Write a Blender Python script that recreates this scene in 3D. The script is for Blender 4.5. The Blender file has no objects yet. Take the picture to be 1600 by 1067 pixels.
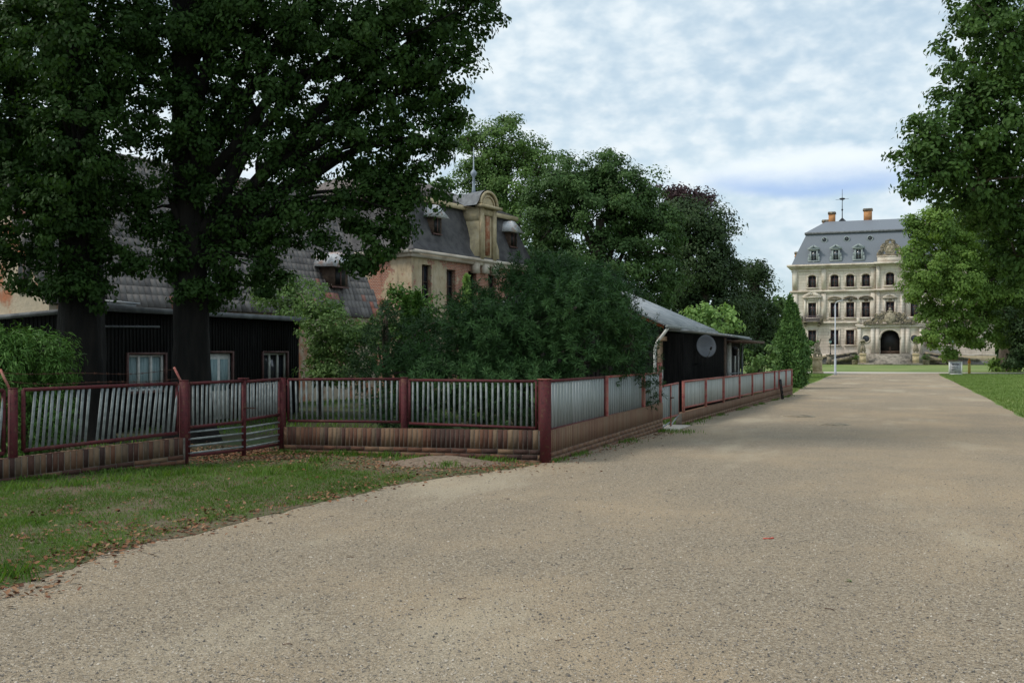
import bpy, math, random
import numpy as np
from mathutils import Vector, Matrix
R = math.radians
random.seed(7); rng = np.random.default_rng(7)
scene = bpy.context.scene
COL = scene.collection
# ---------------------------------------------------------------- camera
EYE = 2.0; HZ = 550.0; F = 1600.0
cam = bpy.data.objects.new('camera', bpy.data.cameras.new('camera')); COL.objects.link(cam)
cam.location = (0, 0, EYE); cam.rotation_euler = (R(90), 0, 0)
cam.data.lens = 36; cam.data.sensor_width = 36; cam.data.shift_y = (HZ-533.5)/1600
cam.data.clip_end = 3000; cam.data.clip_start = 0.1
scene.camera = cam
def at(px, py, Y): return Vector(((px-800)/F*Y, Y, EYE+(HZ-py)/F*Y))
def gp(px, py):
    Y = EYE*F/(py-HZ); return Vector(((px-800)/F*Y, Y, 0))
# ---------------------------------------------------------------- light
SD = Vector((-0.80, -0.18, 0.95)).normalized()          # direction towards the sun
sun = bpy.data.objects.new('sun', bpy.data.lights.new('sun', 'SUN')); COL.objects.link(sun)
sun.data.energy = 2.0; sun.data.angle = R(14); sun.data.color = (1, .94, .84)
sun.rotation_euler = SD.to_track_quat('Z', 'Y').to_euler()
w = bpy.data.worlds.new('World'); scene.world = w; w.use_nodes = True
nt = w.node_tree; nt.nodes.clear(); N = nt.nodes.new; L = nt.links.new
def math_n(nt, op, a, b=None, clamp=False):
    n = nt.nodes.new('ShaderNodeMath'); n.operation = op; n.use_clamp = clamp
    for i, v in enumerate((a, b)):
        if v is None: continue
        if isinstance(v, (int, float)): n.inputs[i].default_value = v
        else: nt.links.new(v, n.inputs[i])
    return n.outputs[0]
def mixc(nt, f, a, b):
    n = nt.nodes.new('ShaderNodeMix'); n.data_type = 'RGBA'
    for s, v in ((n.inputs[0], f), (n.inputs[6], a), (n.inputs[7], b)):
        if isinstance(v, (int, float)): s.default_value = v
        elif isinstance(v, tuple): s.default_value = (*v, 1)
        else: nt.links.new(v, s)
    return n.outputs[2]
def sstep(nt, v, lo, hi, a=0., b=1.):
    n = nt.nodes.new('ShaderNodeMapRange'); n.interpolation_type = 'SMOOTHSTEP'
    nt.links.new(v, n.inputs[0])
    for i, q in enumerate((lo, hi, a, b)): n.inputs[i+1].default_value = q
    return n.outputs[0]
tc = N('ShaderNodeTexCoord'); sky = N('ShaderNodeTexSky'); sky.sky_type = 'NISHITA'; sky.sun_disc = False
sky.sun_elevation = math.asin(SD.z); sky.sun_rotation = math.atan2(SD.x, SD.y); sky.air_density = 1.0; sky.dust_density = 1.4
sep = N('ShaderNodeSeparateXYZ'); L(tc.outputs['Generated'], sep.inputs[0])
zz = math_n(nt, 'ADD', math_n(nt, 'MAXIMUM', sep.outputs[2], 0.0), 0.22)
cx = math_n(nt, 'DIVIDE', sep.outputs[0], zz); cy = math_n(nt, 'DIVIDE', sep.outputs[1], zz)
cmb = N('ShaderNodeCombineXYZ'); L(cx, cmb.inputs[0]); L(cy, cmb.inputs[1])
def wnoise(vec, scale, det, rough=.55, dist=0., stretch=(1, 1, 1)):
    m = N('ShaderNodeMapping'); L(vec, m.inputs[0]); m.inputs['Scale'].default_value = stretch
    n = N('ShaderNodeTexNoise'); L(m.outputs[0], n.inputs['Vector']); n.inputs['Scale'].default_value = scale
    n.inputs['Detail'].default_value = det; n.inputs['Roughness'].default_value = rough; n.inputs['Distortion'].default_value = dist
    return n.outputs['Fac']
n1 = wnoise(cmb.outputs[0], 1.1, 5, .55, .6); n2 = wnoise(tc.outputs['Generated'], 34, 3, .5, .1, (1, 1, 1.7))
cov = math_n(nt, 'ADD', math_n(nt, 'MULTIPLY', n1, .8), math_n(nt, 'MULTIPLY', n2, .42))
f = sstep(nt, cov, .42, .72)
skyc = N('ShaderNodeMix'); skyc.data_type = 'RGBA'; skyc.blend_type = 'MULTIPLY'; skyc.inputs[0].default_value = 1
L(sky.outputs[0], skyc.inputs[6]); skyc.inputs[7].default_value = (.10, .10, .10, 1)
base = mixc(nt, .62, skyc.outputs[2], (.58, .735, .84))
hor = sstep(nt, sep.outputs[2], .0, .16, .55, 1.)        # thinner cloud low down
cw = mixc(nt, sstep(nt, n2, .25, .75), (.63, .74, .81), (.75, .82, .86))
col = mixc(nt, math_n(nt, 'MULTIPLY', f, hor), base, cw)
# a heavier cumulus bank with a blue-grey underside, low in the sky over the palace
az = N('ShaderNodeMath'); az.operation = 'ARCTAN2'; L(sep.outputs[0], az.inputs[0]); L(sep.outputs[1], az.inputs[1])
cm2 = N('ShaderNodeCombineXYZ'); L(az.outputs[0], cm2.inputs[0]); L(sep.outputs[2], cm2.inputs[1])
n3 = wnoise(cm2.outputs[0], 13, 5, .6, .2, (1, 2, 1)); n4 = wnoise(cm2.outputs[0], 4, 4, .5, .2, (1, 3, 1))
ea = math_n(nt, 'DIVIDE', math_n(nt, 'SUBTRACT', az.outputs[0], .285), .115)
nz = math_n(nt, 'SUBTRACT', n3, .5)
ee = math_n(nt, 'DIVIDE', math_n(nt, 'SUBTRACT', math_n(nt, 'ADD', sep.outputs[2], math_n(nt, 'MULTIPLY', nz, .022)), .166), .026)
dd = math_n(nt, 'ADD', math_n(nt, 'MULTIPLY', ea, ea), math_n(nt, 'MULTIPLY', ee, ee))
dd = math_n(nt, 'ADD', dd, math_n(nt, 'MULTIPLY', nz, .7))
bank = sstep(nt, dd, .35, 1.1, 1., 0.)
bcol = mixc(nt, sstep(nt, ee, -.7, .5), (.36, .51, .77), (.79, .86, .90))
col = mixc(nt, math_n(nt, 'MULTIPLY', bank, .9), col, bcol)
bg = N('ShaderNodeBackground'); L(col, bg.inputs[0]); bg.inputs[1].default_value = 1.0
wo = N('ShaderNodeOutputWorld'); L(bg.outputs[0], wo.inputs[0])
scene.view_settings.view_transform = 'Standard'; scene.view_settings.look = 'None'
scene.view_settings.exposure = 0.22; scene.view_settings.gamma = 1
# ---------------------------------------------------------------- materials
def mat(name, cols, scale=3., rough=.85, bump=0., bscale=None, metal=0., tint=0., trans=0., det=5, spec=.3, stretch=(1, 1, 1)):
    m = bpy.data.materials.new(name); m.use_nodes = True; t = m.node_tree
    p = t.nodes['Principled BSDF']; p.inputs['Roughness'].default_value = rough; p.inputs['Metallic'].default_value = metal
    p.inputs['Specular IOR Level'].default_value = spec
    c = t.nodes.new('ShaderNodeTexCoord'); mp = t.nodes.new('ShaderNodeMapping'); t.links.new(c.outputs['Object'], mp.inputs[0]); mp.inputs['Scale'].default_value = stretch
    n = t.nodes.new('ShaderNodeTexNoise'); n.inputs['Scale'].default_value = scale; n.inputs['Detail'].default_value = det
    n.inputs['Roughness'].default_value = .6; t.links.new(mp.outputs[0], n.inputs['Vector'])
    fac = sstep(t, n.outputs['Fac'], .3, .7) if not tint else n.outputs['Fac']
    if tint:
        a = t.nodes.new('ShaderNodeAttribute'); a.attribute_name = 'tint'
        fac = math_n(t, 'ADD', math_n(t, 'MULTIPLY', a.outputs['Fac'], tint), math_n(t, 'MULTIPLY', fac, 1-tint))
    r = t.nodes.new('ShaderNodeValToRGB'); t.links.new(fac, r.inputs[0]); e = r.color_ramp.elements
    while len(e) < len(cols): e.new(.5)
    for i, q in enumerate(cols): e[i].position = i/(len(cols)-1) if len(cols) > 1 else 0; e[i].color = (*q, 1)
    t.links.new(r.outputs[0], p.inputs['Base Color'])
    if bump:
        b = t.nodes.new('ShaderNodeBump'); b.inputs['Strength'].default_value = bump; b.inputs['Distance'].default_value = .03
        n2 = t.nodes.new('ShaderNodeTexNoise'); n2.inputs['Scale'].default_value = bscale or scale*6; n2.inputs['Detail'].default_value = 6
        t.links.new(mp.outputs[0], n2.inputs['Vector']); t.links.new(n2.outputs['Fac'], b.inputs['Height']); t.links.new(b.outputs[0], p.inputs['Normal'])
    if trans:
        o = [x for x in t.nodes if x.type == 'OUTPUT_MATERIAL'][0]
        tr = t.nodes.new('ShaderNodeBsdfTranslucent'); ms = t.nodes.new('ShaderNodeMixShader'); ms.inputs[0].default_value = trans
        hs = t.nodes.new('ShaderNodeHueSaturation'); hs.inputs['Value'].default_value = 1.7; hs.inputs['Saturation'].default_value = 1.15; hs.inputs['Hue'].default_value = .485
        t.links.new(r.outputs[0], hs.inputs['Color']); t.links.new(hs.outputs[0], tr.inputs[0])
        t.links.new(p.outputs[0], ms.inputs[1]); t.links.new(tr.outputs[0], ms.inputs[2]); t.links.new(ms.outputs[0], o.inputs[0])
    return m
def leafm(name, dark, light, trans=.22, rough=.5):
    return mat(name, [dark, tuple((a+b)/2 for a, b in zip(dark, light)), light], .35, rough, tint=.7, trans=trans, spec=.14)
MT = {}
MT['oak'] = leafm('oak leaves', (.012, .032, .008), (.045, .095, .020), .28, .6)
MT['oaknear'] = leafm('maple leaves', (.028, .062, .016), (.085, .16, .036), .22)
MT['lime'] = leafm('lime leaves', (.075, .14, .030), (.20, .31, .075), .3)
MT['park'] = leafm('park leaves', (.030, .066, .020), (.085, .155, .045), .18)
MT['park2'] = leafm('oak park leaves', (.050, .10, .026), (.125, .21, .055), .22)
MT['parkdark'] = leafm('dark park leaves', (.020, .040, .016), (.055, .092, .032), .12)
MT['copper'] = leafm('copper leaves', (.028, .016, .020), (.070, .040, .042), .08)
MT['bush'] = leafm('bush leaves', (.06, .12, .035), (.17, .27, .09), .25)
MT['bright'] = leafm('fresh leaves', (.14, .24, .07), (.30, .46, .16), .3)
MT['thuja'] = leafm('thuja sprays', (.032, .085, .018), (.10, .20, .04), .1)
MT['juni'] = leafm('cypress sprays', (.04, .095, .03), (.15, .27, .075), .12)
MT['pine'] = leafm('pine needles', (.015, .042, .015), (.060, .130, .038), .08, .6)
MT['pined'] = leafm('dark conifer needles', (.014, .038, .016), (.042, .092, .032), .05, .6)
MT['grassb'] = leafm('grass blades', (.045, .105, .016), (.15, .26, .055), .25, .6)
MT['grassl'] = leafm('lawn grass blades', (.09, .15, .035), (.22, .31, .10), .25, .6)
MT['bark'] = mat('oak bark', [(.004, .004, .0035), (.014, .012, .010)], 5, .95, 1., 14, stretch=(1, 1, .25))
MT['barkl'] = mat('park bark', [(.05, .04, .03), (.11, .09, .07)], 4, .95, .8, 14, stretch=(1, 1, .3))
MT['bleaf'] = mat('fallen leaves', [(.07, .03, .018), (.19, .075, .035), (.32, .20, .11)], 1, .8, tint=.85)
MT['red'] = mat('oxide red paint', [(.05, .010, .013), (.10, .018, .022), (.07, .015, .018), (.11, .045, .03)], 11, .72, .3, 40)
MT['redf'] = mat('faded red paint', [(.22, .045, .045), (.33, .11, .09), (.25, .14, .10)], 7, .65, .3, 40)
MT['galv'] = mat('galvanised steel', [(.15, .17, .17), (.27, .295, .295)], 9, .75, .15, 50, metal=.1)
MT['sheet'] = mat('weathered sheet slats', [(.13, .16, .13), (.27, .30, .30), (.36, .39, .40)], 2.2, .6, .2, 30, metal=.15, tint=.3, stretch=(3, 3, .6))
MT['sheetp'] = mat('pale sheet slats', [(.16, .18, .15), (.38, .40, .38), (.50, .51, .49)], 2.2, .75, .2, 30, tint=.3, stretch=(3, 3, .6))
MT['brick'] = mat('clinker brick', [(.025, .016, .014), (.065, .030, .022), (.12, .055, .032), (.17, .115, .07), (.045, .033, .028)], 9, .8, .4, 40, tint=.8)
MT['brickf'] = mat('dusty clinker brick', [(.12, .065, .045), (.17, .095, .06), (.19, .12, .075), (.15, .10, .07)], 5, .85, .4, 40, tint=.6)
MT['mortar'] = mat('mortar', [(.10, .09, .075), (.20, .175, .145)], 6, .95, .4)
MT['black'] = mat('tarred boards', [(.008, .008, .0085), (.022, .021, .020)], 4, .85, .4, 20, stretch=(4, 4, .3), spec=.12)
MT['dark'] = mat('dark opening', [(.006, .006, .007), (.012, .011, .011)], 2, .5)
MT['felt'] = mat('roof felt grey', [(.10, .105, .115), (.19, .20, .21)], 3, .8, .2)
MT['asb'] = mat('grey fibre cement roof', [(.22, .24, .26), (.34, .36, .38), (.42, .43, .44)], 2.5, .75, .3, 20)
MT['white'] = mat('white paint', [(.60, .60, .57), (.76, .76, .73)], 6, .5, .1)
MT['shut'] = mat('beige roller shutter', [(.45, .30, .20), (.55, .38, .26)], 6, .6, .1)
MT['curt'] = mat('pale net curtain', [(.18, .27, .29), (.36, .48, .50)], 4, .8, .2, stretch=(8, 8, .6))
MT['slateg'] = mat('castle slate', [(.12, .14, .17), (.17, .19, .22), (.21, .23, .26)], 6, .6, .5, 12, tint=.35, stretch=(1, 1, 2.2))
MT['tile'] = mat('old grey roof tiles', [(.045, .042, .042), (.11, .10, .098), (.16, .148, .14), (.20, .18, .17), (.27, .11, .08)], 8, .8, .3, 30, tint=.9)
MT['felt2'] = mat('black mansard felt', [(.042, .040, .043), (.075, .072, .075), (.10, .095, .095)], 1.6, .8, .3, 14)
MT['corr'] = mat('corrugated brown sheet', [(.09, .075, .07), (.17, .14, .13)], 4, .75, .3)
MT['zinc'] = mat('zinc hood', [(.30, .31, .33), (.55, .56, .58), (.42, .30, .26)], 3, .5, .2, metal=.2)
MT['spire'] = mat('lead finial', [(.22, .26, .32), (.32, .37, .42)], 3, .5)
MT['wood'] = mat('old brown wood', [(.05, .03, .022), (.10, .065, .045)], 6, .8, .3)
MT['stone'] = mat('palace sandstone', [(.42, .35, .28), (.58, .51, .43), (.66, .60, .52)], .7, .85, .35, 8)
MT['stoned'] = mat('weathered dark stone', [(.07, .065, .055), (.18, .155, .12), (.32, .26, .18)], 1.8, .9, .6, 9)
MT['statue'] = mat('weathered statue stone', [(.16, .14, .11), (.32, .27, .20), (.42, .36, .27)], 3.5, .9, .5, 12)
MT['ped'] = mat('yellow sandstone', [(.42, .33, .20), (.56, .46, .30)], 2, .85, .2)
MT['chim'] = mat('chimney brick', [(.38, .17, .07), (.52, .27, .12)], 3, .85, .3)
MT['gdark'] = mat('palace window glass', [(.018, .020, .026), (.05, .055, .07)], .9, .12, spec=.6)
MT['frame'] = mat('red brown window frame', [(.09, .045, .042), (.16, .085, .075)], 6, .6)
MT['iron'] = mat('black iron', [(.012, .012, .014), (.03, .03, .032)], 8, .5, metal=.3)
MT['rust'] = mat('rusty iron', [(.04, .018, .014), (.10, .04, .025)], 12, .8, .3)
MT['steelp'] = mat('light grey pole paint', [(.42, .45, .50), (.52, .55, .60)], 4, .5)
MT['dish'] = mat('grey dish', [(.10, .11, .13), (.15, .16, .18)], 2, .6)
MT['path'] = mat('pale path', [(.42, .38, .33), (.54, .49, .42)], 4, .95, .3)
MT['cobble'] = mat('cobbles', [(.15, .14, .14), (.28, .25, .25)], 3, .9, .5, 9)
MT['pebble'] = mat('road pebbles', [(.05, .05, .05), (.16, .14, .12), (.34, .29, .23), (.55, .49, .41)], 3, .8, tint=.9)
MT['info'] = mat('printed board', [(.25, .25, .27), (.5, .5, .52)], 5, .6)
MT['yell'] = mat('yellow paint', [(.5, .38, .08), (.6, .46, .12)], 5, .5)
MT['orange'] = mat('orange paint', [(.6, .22, .04), (.7, .28, .06)], 5, .5)
# layered ground materials
def ground_mat(name, fine, dark, light, big=.25, pebble=None, patch=None, bump=.5):
    m = mat(name, [dark, light], fine, .95, bump, fine*2, det=8, spec=.1); t = m.node_tree; p = t.nodes['Principled BSDF']
    c = t.nodes.new('ShaderNodeTexCoord'); src = p.inputs['Base Color'].links[0].from_socket
    n = t.nodes.new('ShaderNodeTexNoise'); n.inputs['Scale'].default_value = big; n.inputs['Detail'].default_value = 6; n.inputs['Roughness'].default_value = .62; t.links.new(c.outputs['Object'], n.inputs['Vector'])
    if patch: src = mixc(t, sstep(t, n.outputs['Fac'], .42, .66), src, patch)
    if pebble:
        for sc, th, cc in pebble:
            v = t.nodes.new('ShaderNodeTexVoronoi'); v.inputs['Scale'].default_value = sc; t.links.new(c.outputs['Object'], v.inputs['Vector'])
            s = t.nodes.new('ShaderNodeSeparateColor'); t.links.new(v.outputs['Color'], s.inputs[0])
            on = math_n(t, 'GREATER_THAN', s.outputs[0], th); near = math_n(t, 'LESS_THAN', v.outputs['Distance'], .42)
            src = mixc(t, math_n(t, 'MULTIPLY', math_n(t, 'MULTIPLY', on, near), .75), src, cc)
    t.links.new(src, p.inputs['Base Color']); return m
MT['gravel'] = ground_mat('sandy gravel', 30, (.21, .165, .115), (.45, .375, .28), .22, [(75, .78, (.08, .075, .07)), (48, .87, (.56, .50, .42)), (120, .60, (.14, .12, .095)), (26, .95, (.09, .085, .08))], (.42, .325, .22), .9)
MT['lawn'] = ground_mat('lawn', 7, (.10, .155, .045), (.20, .27, .09), .18, None, (.25, .27, .11))
MT['soil'] = ground_mat('garden soil', 9, (.035, .032, .02), (.075, .07, .04), .5, None, (.05, .075, .03))
MT['verge'] = ground_mat('verge earth', 16, (.085, .07, .045), (.16, .135, .09), 1.2, [(25, .8, (.16, .07, .03)), (60, .8, (.25, .21, .16))], (.065, .095, .03))
t = MT['gravel'].node_tree; p = t.nodes['Principled BSDF']; src = p.inputs['Base Color'].links[0].from_socket
c = t.nodes.new('ShaderNodeTexCoord')
for sc, rot, lo, hi, amt, cc in (((1.3, .05, 1), .38, .50, .64, .22, (.27, .225, .17)), ((.35, .12, 1), .38, .52, .68, .5, (.50, .43, .32)), ((2.2, 2.2, 1), 0, .60, .72, .25, (.20, .165, .125)), ((.9, 1.6, 1), .2, .62, .70, .30, (.22, .20, .17))):
    m1 = t.nodes.new('ShaderNodeMapping'); m1.inputs['Rotation'].default_value = (0, 0, rot); t.links.new(c.outputs['Object'], m1.inputs[0])
    m2 = t.nodes.new('ShaderNodeMapping'); m2.inputs['Scale'].default_value = sc; t.links.new(m1.outputs[0], m2.inputs[0])
    n = t.nodes.new('ShaderNodeTexNoise'); n.inputs['Scale'].default_value = 1; n.inputs['Detail'].default_value = 5; n.inputs['Roughness'].default_value = .65; t.links.new(m2.outputs[0], n.inputs['Vector'])
    src = mixc(t, sstep(t, n.outputs['Fac'], lo, hi, 0., amt), src, cc)
t.links.new(src, p.inputs['Base Color'])
# ---------------------------------------------------------------- builders
ORG = {}
def tag(o, label=None, cat=None, group=None, kind=None):
    for k, v in (('label', label), ('category', cat), ('group', group), ('kind', kind)):
        if v: o[k] = v
    return o
def thing(name, loc, label, cat, group=None, rz=0, local=False):
    """an Empty at the base; parts are authored in world space unless local=True"""
    o = bpy.data.objects.new(name, None); COL.objects.link(o); o.location = loc; o.rotation_euler = (0, 0, rz)
    o.empty_display_size = .3
    ORG[o.name] = np.zeros(3) if local else np.array(loc, float)
    return tag(o, label, cat, group)
def link_mesh(name, V, loops, starts, m, parent=None, tint=None, smooth=False, org=None):
    me = bpy.data.meshes.new(name); V = np.asarray(V, np.float32)
    if org is not None: V = V-np.asarray(org, np.float32)
    me.vertices.add(len(V)); me.vertices.foreach_set('co', V.ravel())
    me.loops.add(len(loops)); me.loops.foreach_set('vertex_index', np.asarray(loops, np.int32))
    me.polygons.add(len(starts)); me.polygons.foreach_set('loop_start', np.asarray(starts, np.int32))
    if smooth: me.polygons.foreach_set('use_smooth', np.ones(len(starts), bool))
    me.update(calc_edges=True)
    if tint is not None:
        a = me.attributes.new('tint', 'FLOAT', 'POINT'); a.data.foreach_set('value', np.asarray(tint, np.float32))
    me.materials.append(m)
    o = bpy.data.objects.new(name, me); COL.objects.link(o)
    if parent is not None: o.parent = parent; ORG[o.name] = ORG.get(parent.name, np.zeros(3))
    return o
class MB:
    def __init__(s): s.v = []; s.f = []; s.t = []
    def add(s, vs, fs, tint=.5):
        b = len(s.v); s.v += [tuple(v) for v in vs]; s.f += [[b+i for i in q] for q in fs]; s.t += [tint]*len(vs)
    def box(s, c, d, rz=0, tint=.5, rx=0, ax=None):
        M = Matrix.Rotation(rz, 3, 'Z') @ Matrix.Rotation(rx, 3, 'X')
        if ax is not None: M = ax
        vs = [Vector(c)+M @ Vector((x*d[0]/2, y*d[1]/2, z*d[2]/2)) for x in (-1, 1) for y in (-1, 1) for z in (-1, 1)]
        s.add(vs, [(0, 1, 3, 2), (4, 6, 7, 5), (0, 4, 5, 1), (2, 3, 7, 6), (0, 2, 6, 4), (1, 5, 7, 3)], tint); return s
    def bar(s, a, b, wx, wy, up=(0, 0, 1), tint=.5):
        a = Vector(a); b = Vector(b); z = (b-a); l = z.length; z = z/l; x = Vector(up).cross(z)
        if x.length < 1e-3: x = Vector((1, 0, 0)).cross(z)
        x.normalize(); y = z.cross(x); M = Matrix((x, y, z)).transposed()
        return s.box((a+b)/2, (wx, wy, l), ax=M, tint=tint)
    def tube(s, pts, rad, n=8, cap=True, tint=.5):
        pts = [Vector(p) for p in pts]; rad = rad if hasattr(rad, '__len__') else [rad]*len(pts); vs = []
        px = None
        for i, p in enumerate(pts):
            d = (pts[min(i+1, len(pts)-1)]-pts[max(i-1, 0)]).normalized()
            x = (px-d*px.dot(d)) if px is not None else d.orthogonal()
            x.normalize(); px = x; y = d.cross(x)
            vs += [p+(x*math.cos(a)+y*math.sin(a))*rad[i] for a in [2*math.pi*k/n for k in range(n)]]
        fs = [(i*n+k, i*n+(k+1) % n, (i+1)*n+(k+1) % n, (i+1)*n+k) for i in range(len(pts)-1) for k in range(n)]
        if cap: fs += [tuple(range(n))[::-1], tuple(range((len(pts)-1)*n, len(pts)*n))]
        s.add(vs, fs, tint); return s
    def lathe(s, c, prof, n=16, tint=.5):
        vs = [(c[0]+r*math.cos(2*math.pi*k/n), c[1]+r*math.sin(2*math.pi*k/n), c[2]+z) for r, z in prof for k in range(n)]
        fs = [(i*n+k, i*n+(k+1) % n, (i+1)*n+(k+1) % n, (i+1)*n+k) for i in range(len(prof)-1) for k in range(n)]
        fs += [tuple(range(n))[::-1], tuple(range((len(prof)-1)*n, len(prof)*n))]
        s.add(vs, fs, tint); return s
    def ell(s, c, r, n=10, m=7, tint=.5):
        prof = [(max(math.sin(math.pi*i/m), .02), -math.cos(math.pi*i/m)) for i in range(m+1)]
        vs = [(c[0]+q*r[0]*math.cos(2*math.pi*k/n), c[1]+q*r[1]*math.sin(2*math.pi*k/n), c[2]+z*r[2]) for q, z in prof for k in range(n)]
        fs = [(i*n+k, i*n+(k+1) % n, (i+1)*n+(k+1) % n, (i+1)*n+k) for i in range(m) for k in range(n)]
        fs += [tuple(range(n))[::-1], tuple(range(m*n, m*n+n))]
        s.add(vs, fs, tint); return s
    def slab(s, quad, th, tint=.5):
        """a solid plate under a planar polygon"""
        q = [Vector(p) for p in quad]; nn = (q[1]-q[0]).cross(q[2]-q[0]).normalized(); k = len(q)
        s.add(q+[p-nn*th for p in q], [tuple(range(k)), tuple(range(k, 2*k))[::-1]]+[(i, k+i, k+(i+1) % k, (i+1) % k) for i in range(k)], tint); return s
    def wall(s, o, ax, n, a0, a1, z0, z1, holes=(), rev=.25):
        """skin in plane o + a*ax, outward normal n, with holes (x0,x1,zb,zt[,arch rise]) and reveals"""
        o = Vector(o); ax = Vector(ax); n = Vector(n)
        P = lambda a, z, d=0: o+ax*a-n*d+Vector((0, 0, z))
        xs = {a0, a1}
        for h in holes:
            xs |= {h[0], h[1]}
            if len(h) > 4: xs |= {h[0]+(h[1]-h[0])*i/10 for i in range(11)}
        xs = sorted(xs)
        def top(h, x):
            if len(h) < 5: return h[3]
            u = (x-(h[0]+h[1])/2)/((h[1]-h[0])/2); return h[3]-h[4]*(1-math.sqrt(max(0, 1-u*u)))
        for xa, xb in zip(xs, xs[1:]):
            if xb-xa < 1e-6: continue
            hs = sorted([h for h in holes if h[0] <= xa+1e-6 and h[1] >= xb-1e-6], key=lambda h: h[2])
            lo = (z0, z0)
            for h in hs:
                s.add([P(xa, lo[0]), P(xb, lo[1]), P(xb, h[2]), P(xa, h[2])], [(0, 1, 2, 3)])
                lo = (top(h, xa), top(h, xb))
                s.add([P(xa, lo[0]), P(xb, lo[1]), P(xb, lo[1], rev), P(xa, lo[0], rev)], [(0, 1, 2, 3)])
                s.add([P(xa, h[2]), P(xb, h[2]), P(xb, h[2], rev), P(xa, h[2], rev)], [(3, 2, 1, 0)])
            s.add([P(xa, lo[0]), P(xb, lo[1]), P(xb, z1), P(xa, z1)], [(0, 1, 2, 3)])
        for h in holes:
            for x, fl in ((h[0], 0), (h[1], 1)):
                q = [P(x, h[2]), P(x, h[2], rev), P(x, top(h, x), rev), P(x, top(h, x))]
                s.add(q, [(3, 2, 1, 0) if fl else (0, 1, 2, 3)])
        return s
    def build(s, name, m, parent=None, smooth=False, loc=None, org=None):
        lo = [i for q in s.f for i in q]; st = np.cumsum([0]+[len(q) for q in s.f[:-1]])
        if org is None: org = ORG.get(parent.name, None) if parent is not None else None
        o = link_mesh(name, s.v, lo, st, m, parent, s.t, smooth, org)
        if loc is not None: o.location = loc
        return o
def struct(o): o['kind'] = 'structure'; return o
def cp(o, parent, loc=None, deep=True):
    c = o.copy(); COL.objects.link(c); c.parent = parent
    if loc is not None: c.location = loc
    if deep:
        for ch in list(o.children): cp(ch, c)
    return c
def cp_thing(o, loc, label, rz=None):
    c = cp(o, None, loc); c['label'] = label
    if rz is not None: c.rotation_euler = (0, 0, rz)
    return c
# leaves ------------------------------------------------------------------
def leafcloud(name, P, size, m, parent, tint, aspect=.55, up=.6, six=True, dirs=None, jit=.3, droop=0., kind=None, nrm=None):
    n = len(P); P = np.asarray(P, np.float32)
    nn = rng.normal(size=(n, 3))
    if nrm is None: nn[:, 2] = np.abs(nn[:, 2])+up
    else: nn = nn*.42+nrm
    nn /= np.linalg.norm(nn, axis=1)[:, None]
    d = rng.normal(size=(n, 3)) if dirs is None else dirs+rng.normal(size=(n, 3))*.35
    d[:, 2] -= droop
    t = d-nn*(d*nn).sum(1)[:, None]; t /= np.linalg.norm(t, axis=1)[:, None]+1e-9
    b = np.cross(nn, t); Ls = (size*(1-jit+2*jit*rng.random(n)))[:, None]; W = Ls*aspect/2
    if six:
        V = np.stack([P, P+t*Ls*.35+b*W+nn*W*.25, P+t*Ls*.75+b*W*.75+nn*W*.2, P+t*Ls, P+t*Ls*.75-b*W*.75+nn*W*.2, P+t*Ls*.35-b*W+nn*W*.25], 1).reshape(-1, 3)
        base = (np.arange(n)*6)[:, None]; lo = (base+np.array([0, 3, 2, 1, 0, 5, 4, 3])).ravel(); k = 6; st = np.arange(2*n)*4
    else:
        V = np.stack([P, P+t*Ls*.5+b*W, P+t*Ls, P+t*Ls*.5-b*W], 1).reshape(-1, 3)
        lo = np.arange(4*n); k = 4; st = np.arange(n)*4
    org = ORG.get(parent.name) if parent is not None else None
    o = link_mesh(name, V, lo, st, m, parent, np.repeat(np.clip(tint, 0, 1), k), org=org)
    if kind: o['kind'] = kind
    return o
def clumps(blobs, dens, thick=2.2):
    """clump centres inside ellipsoids (cx,cy,cz,rx,ry,rz)"""
    C = []; D = []
    for b in blobs:
        c = np.array(b[:3]); r = np.array(b[3:6]); n = max(6, int(dens*(r[0]*r[1]+r[1]*r[2]+r[0]*r[2])/3*(b[6] if len(b) > 6 else 1)))
        d = rng.normal(size=(n, 3)); d /= np.linalg.norm(d, axis=1)[:, None]
        rad = rng.random(n)**(1/thick)*(.82+.3*rng.random(n)); C.append(c+d*r*rad[:, None]); D.append(d)
    return np.concatenate(C), np.concatenate(D)
def pxblob(px, py, Y, rx, ry, dy=1.1, wgt=1): 
    p = at(px, py, Y); return (p.x, p.y, p.z, rx*Y/F, rx*Y/F*dy, ry*Y/F, wgt)
def limb(mb, a, b, r0, r1, k=6, wob=.08, n=8):
    a = Vector(a); b = Vector(b); l = (b-a).length; pts = []
    for i in range(k+1):
        t = i/k; p = a.lerp(b, t); p.z += math.sin(t*math.pi)*l*.08
        if 0 < i: p += Vector([random.uniform(-1, 1)*wob*l*.3 for _ in range(3)])*(1 if i < k else 0)
        pts.append(p)
    mb.tube(pts, [r0+(r1-r0)*(i/k)**.8 for i in range(k+1)], n)
    return pts
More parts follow.
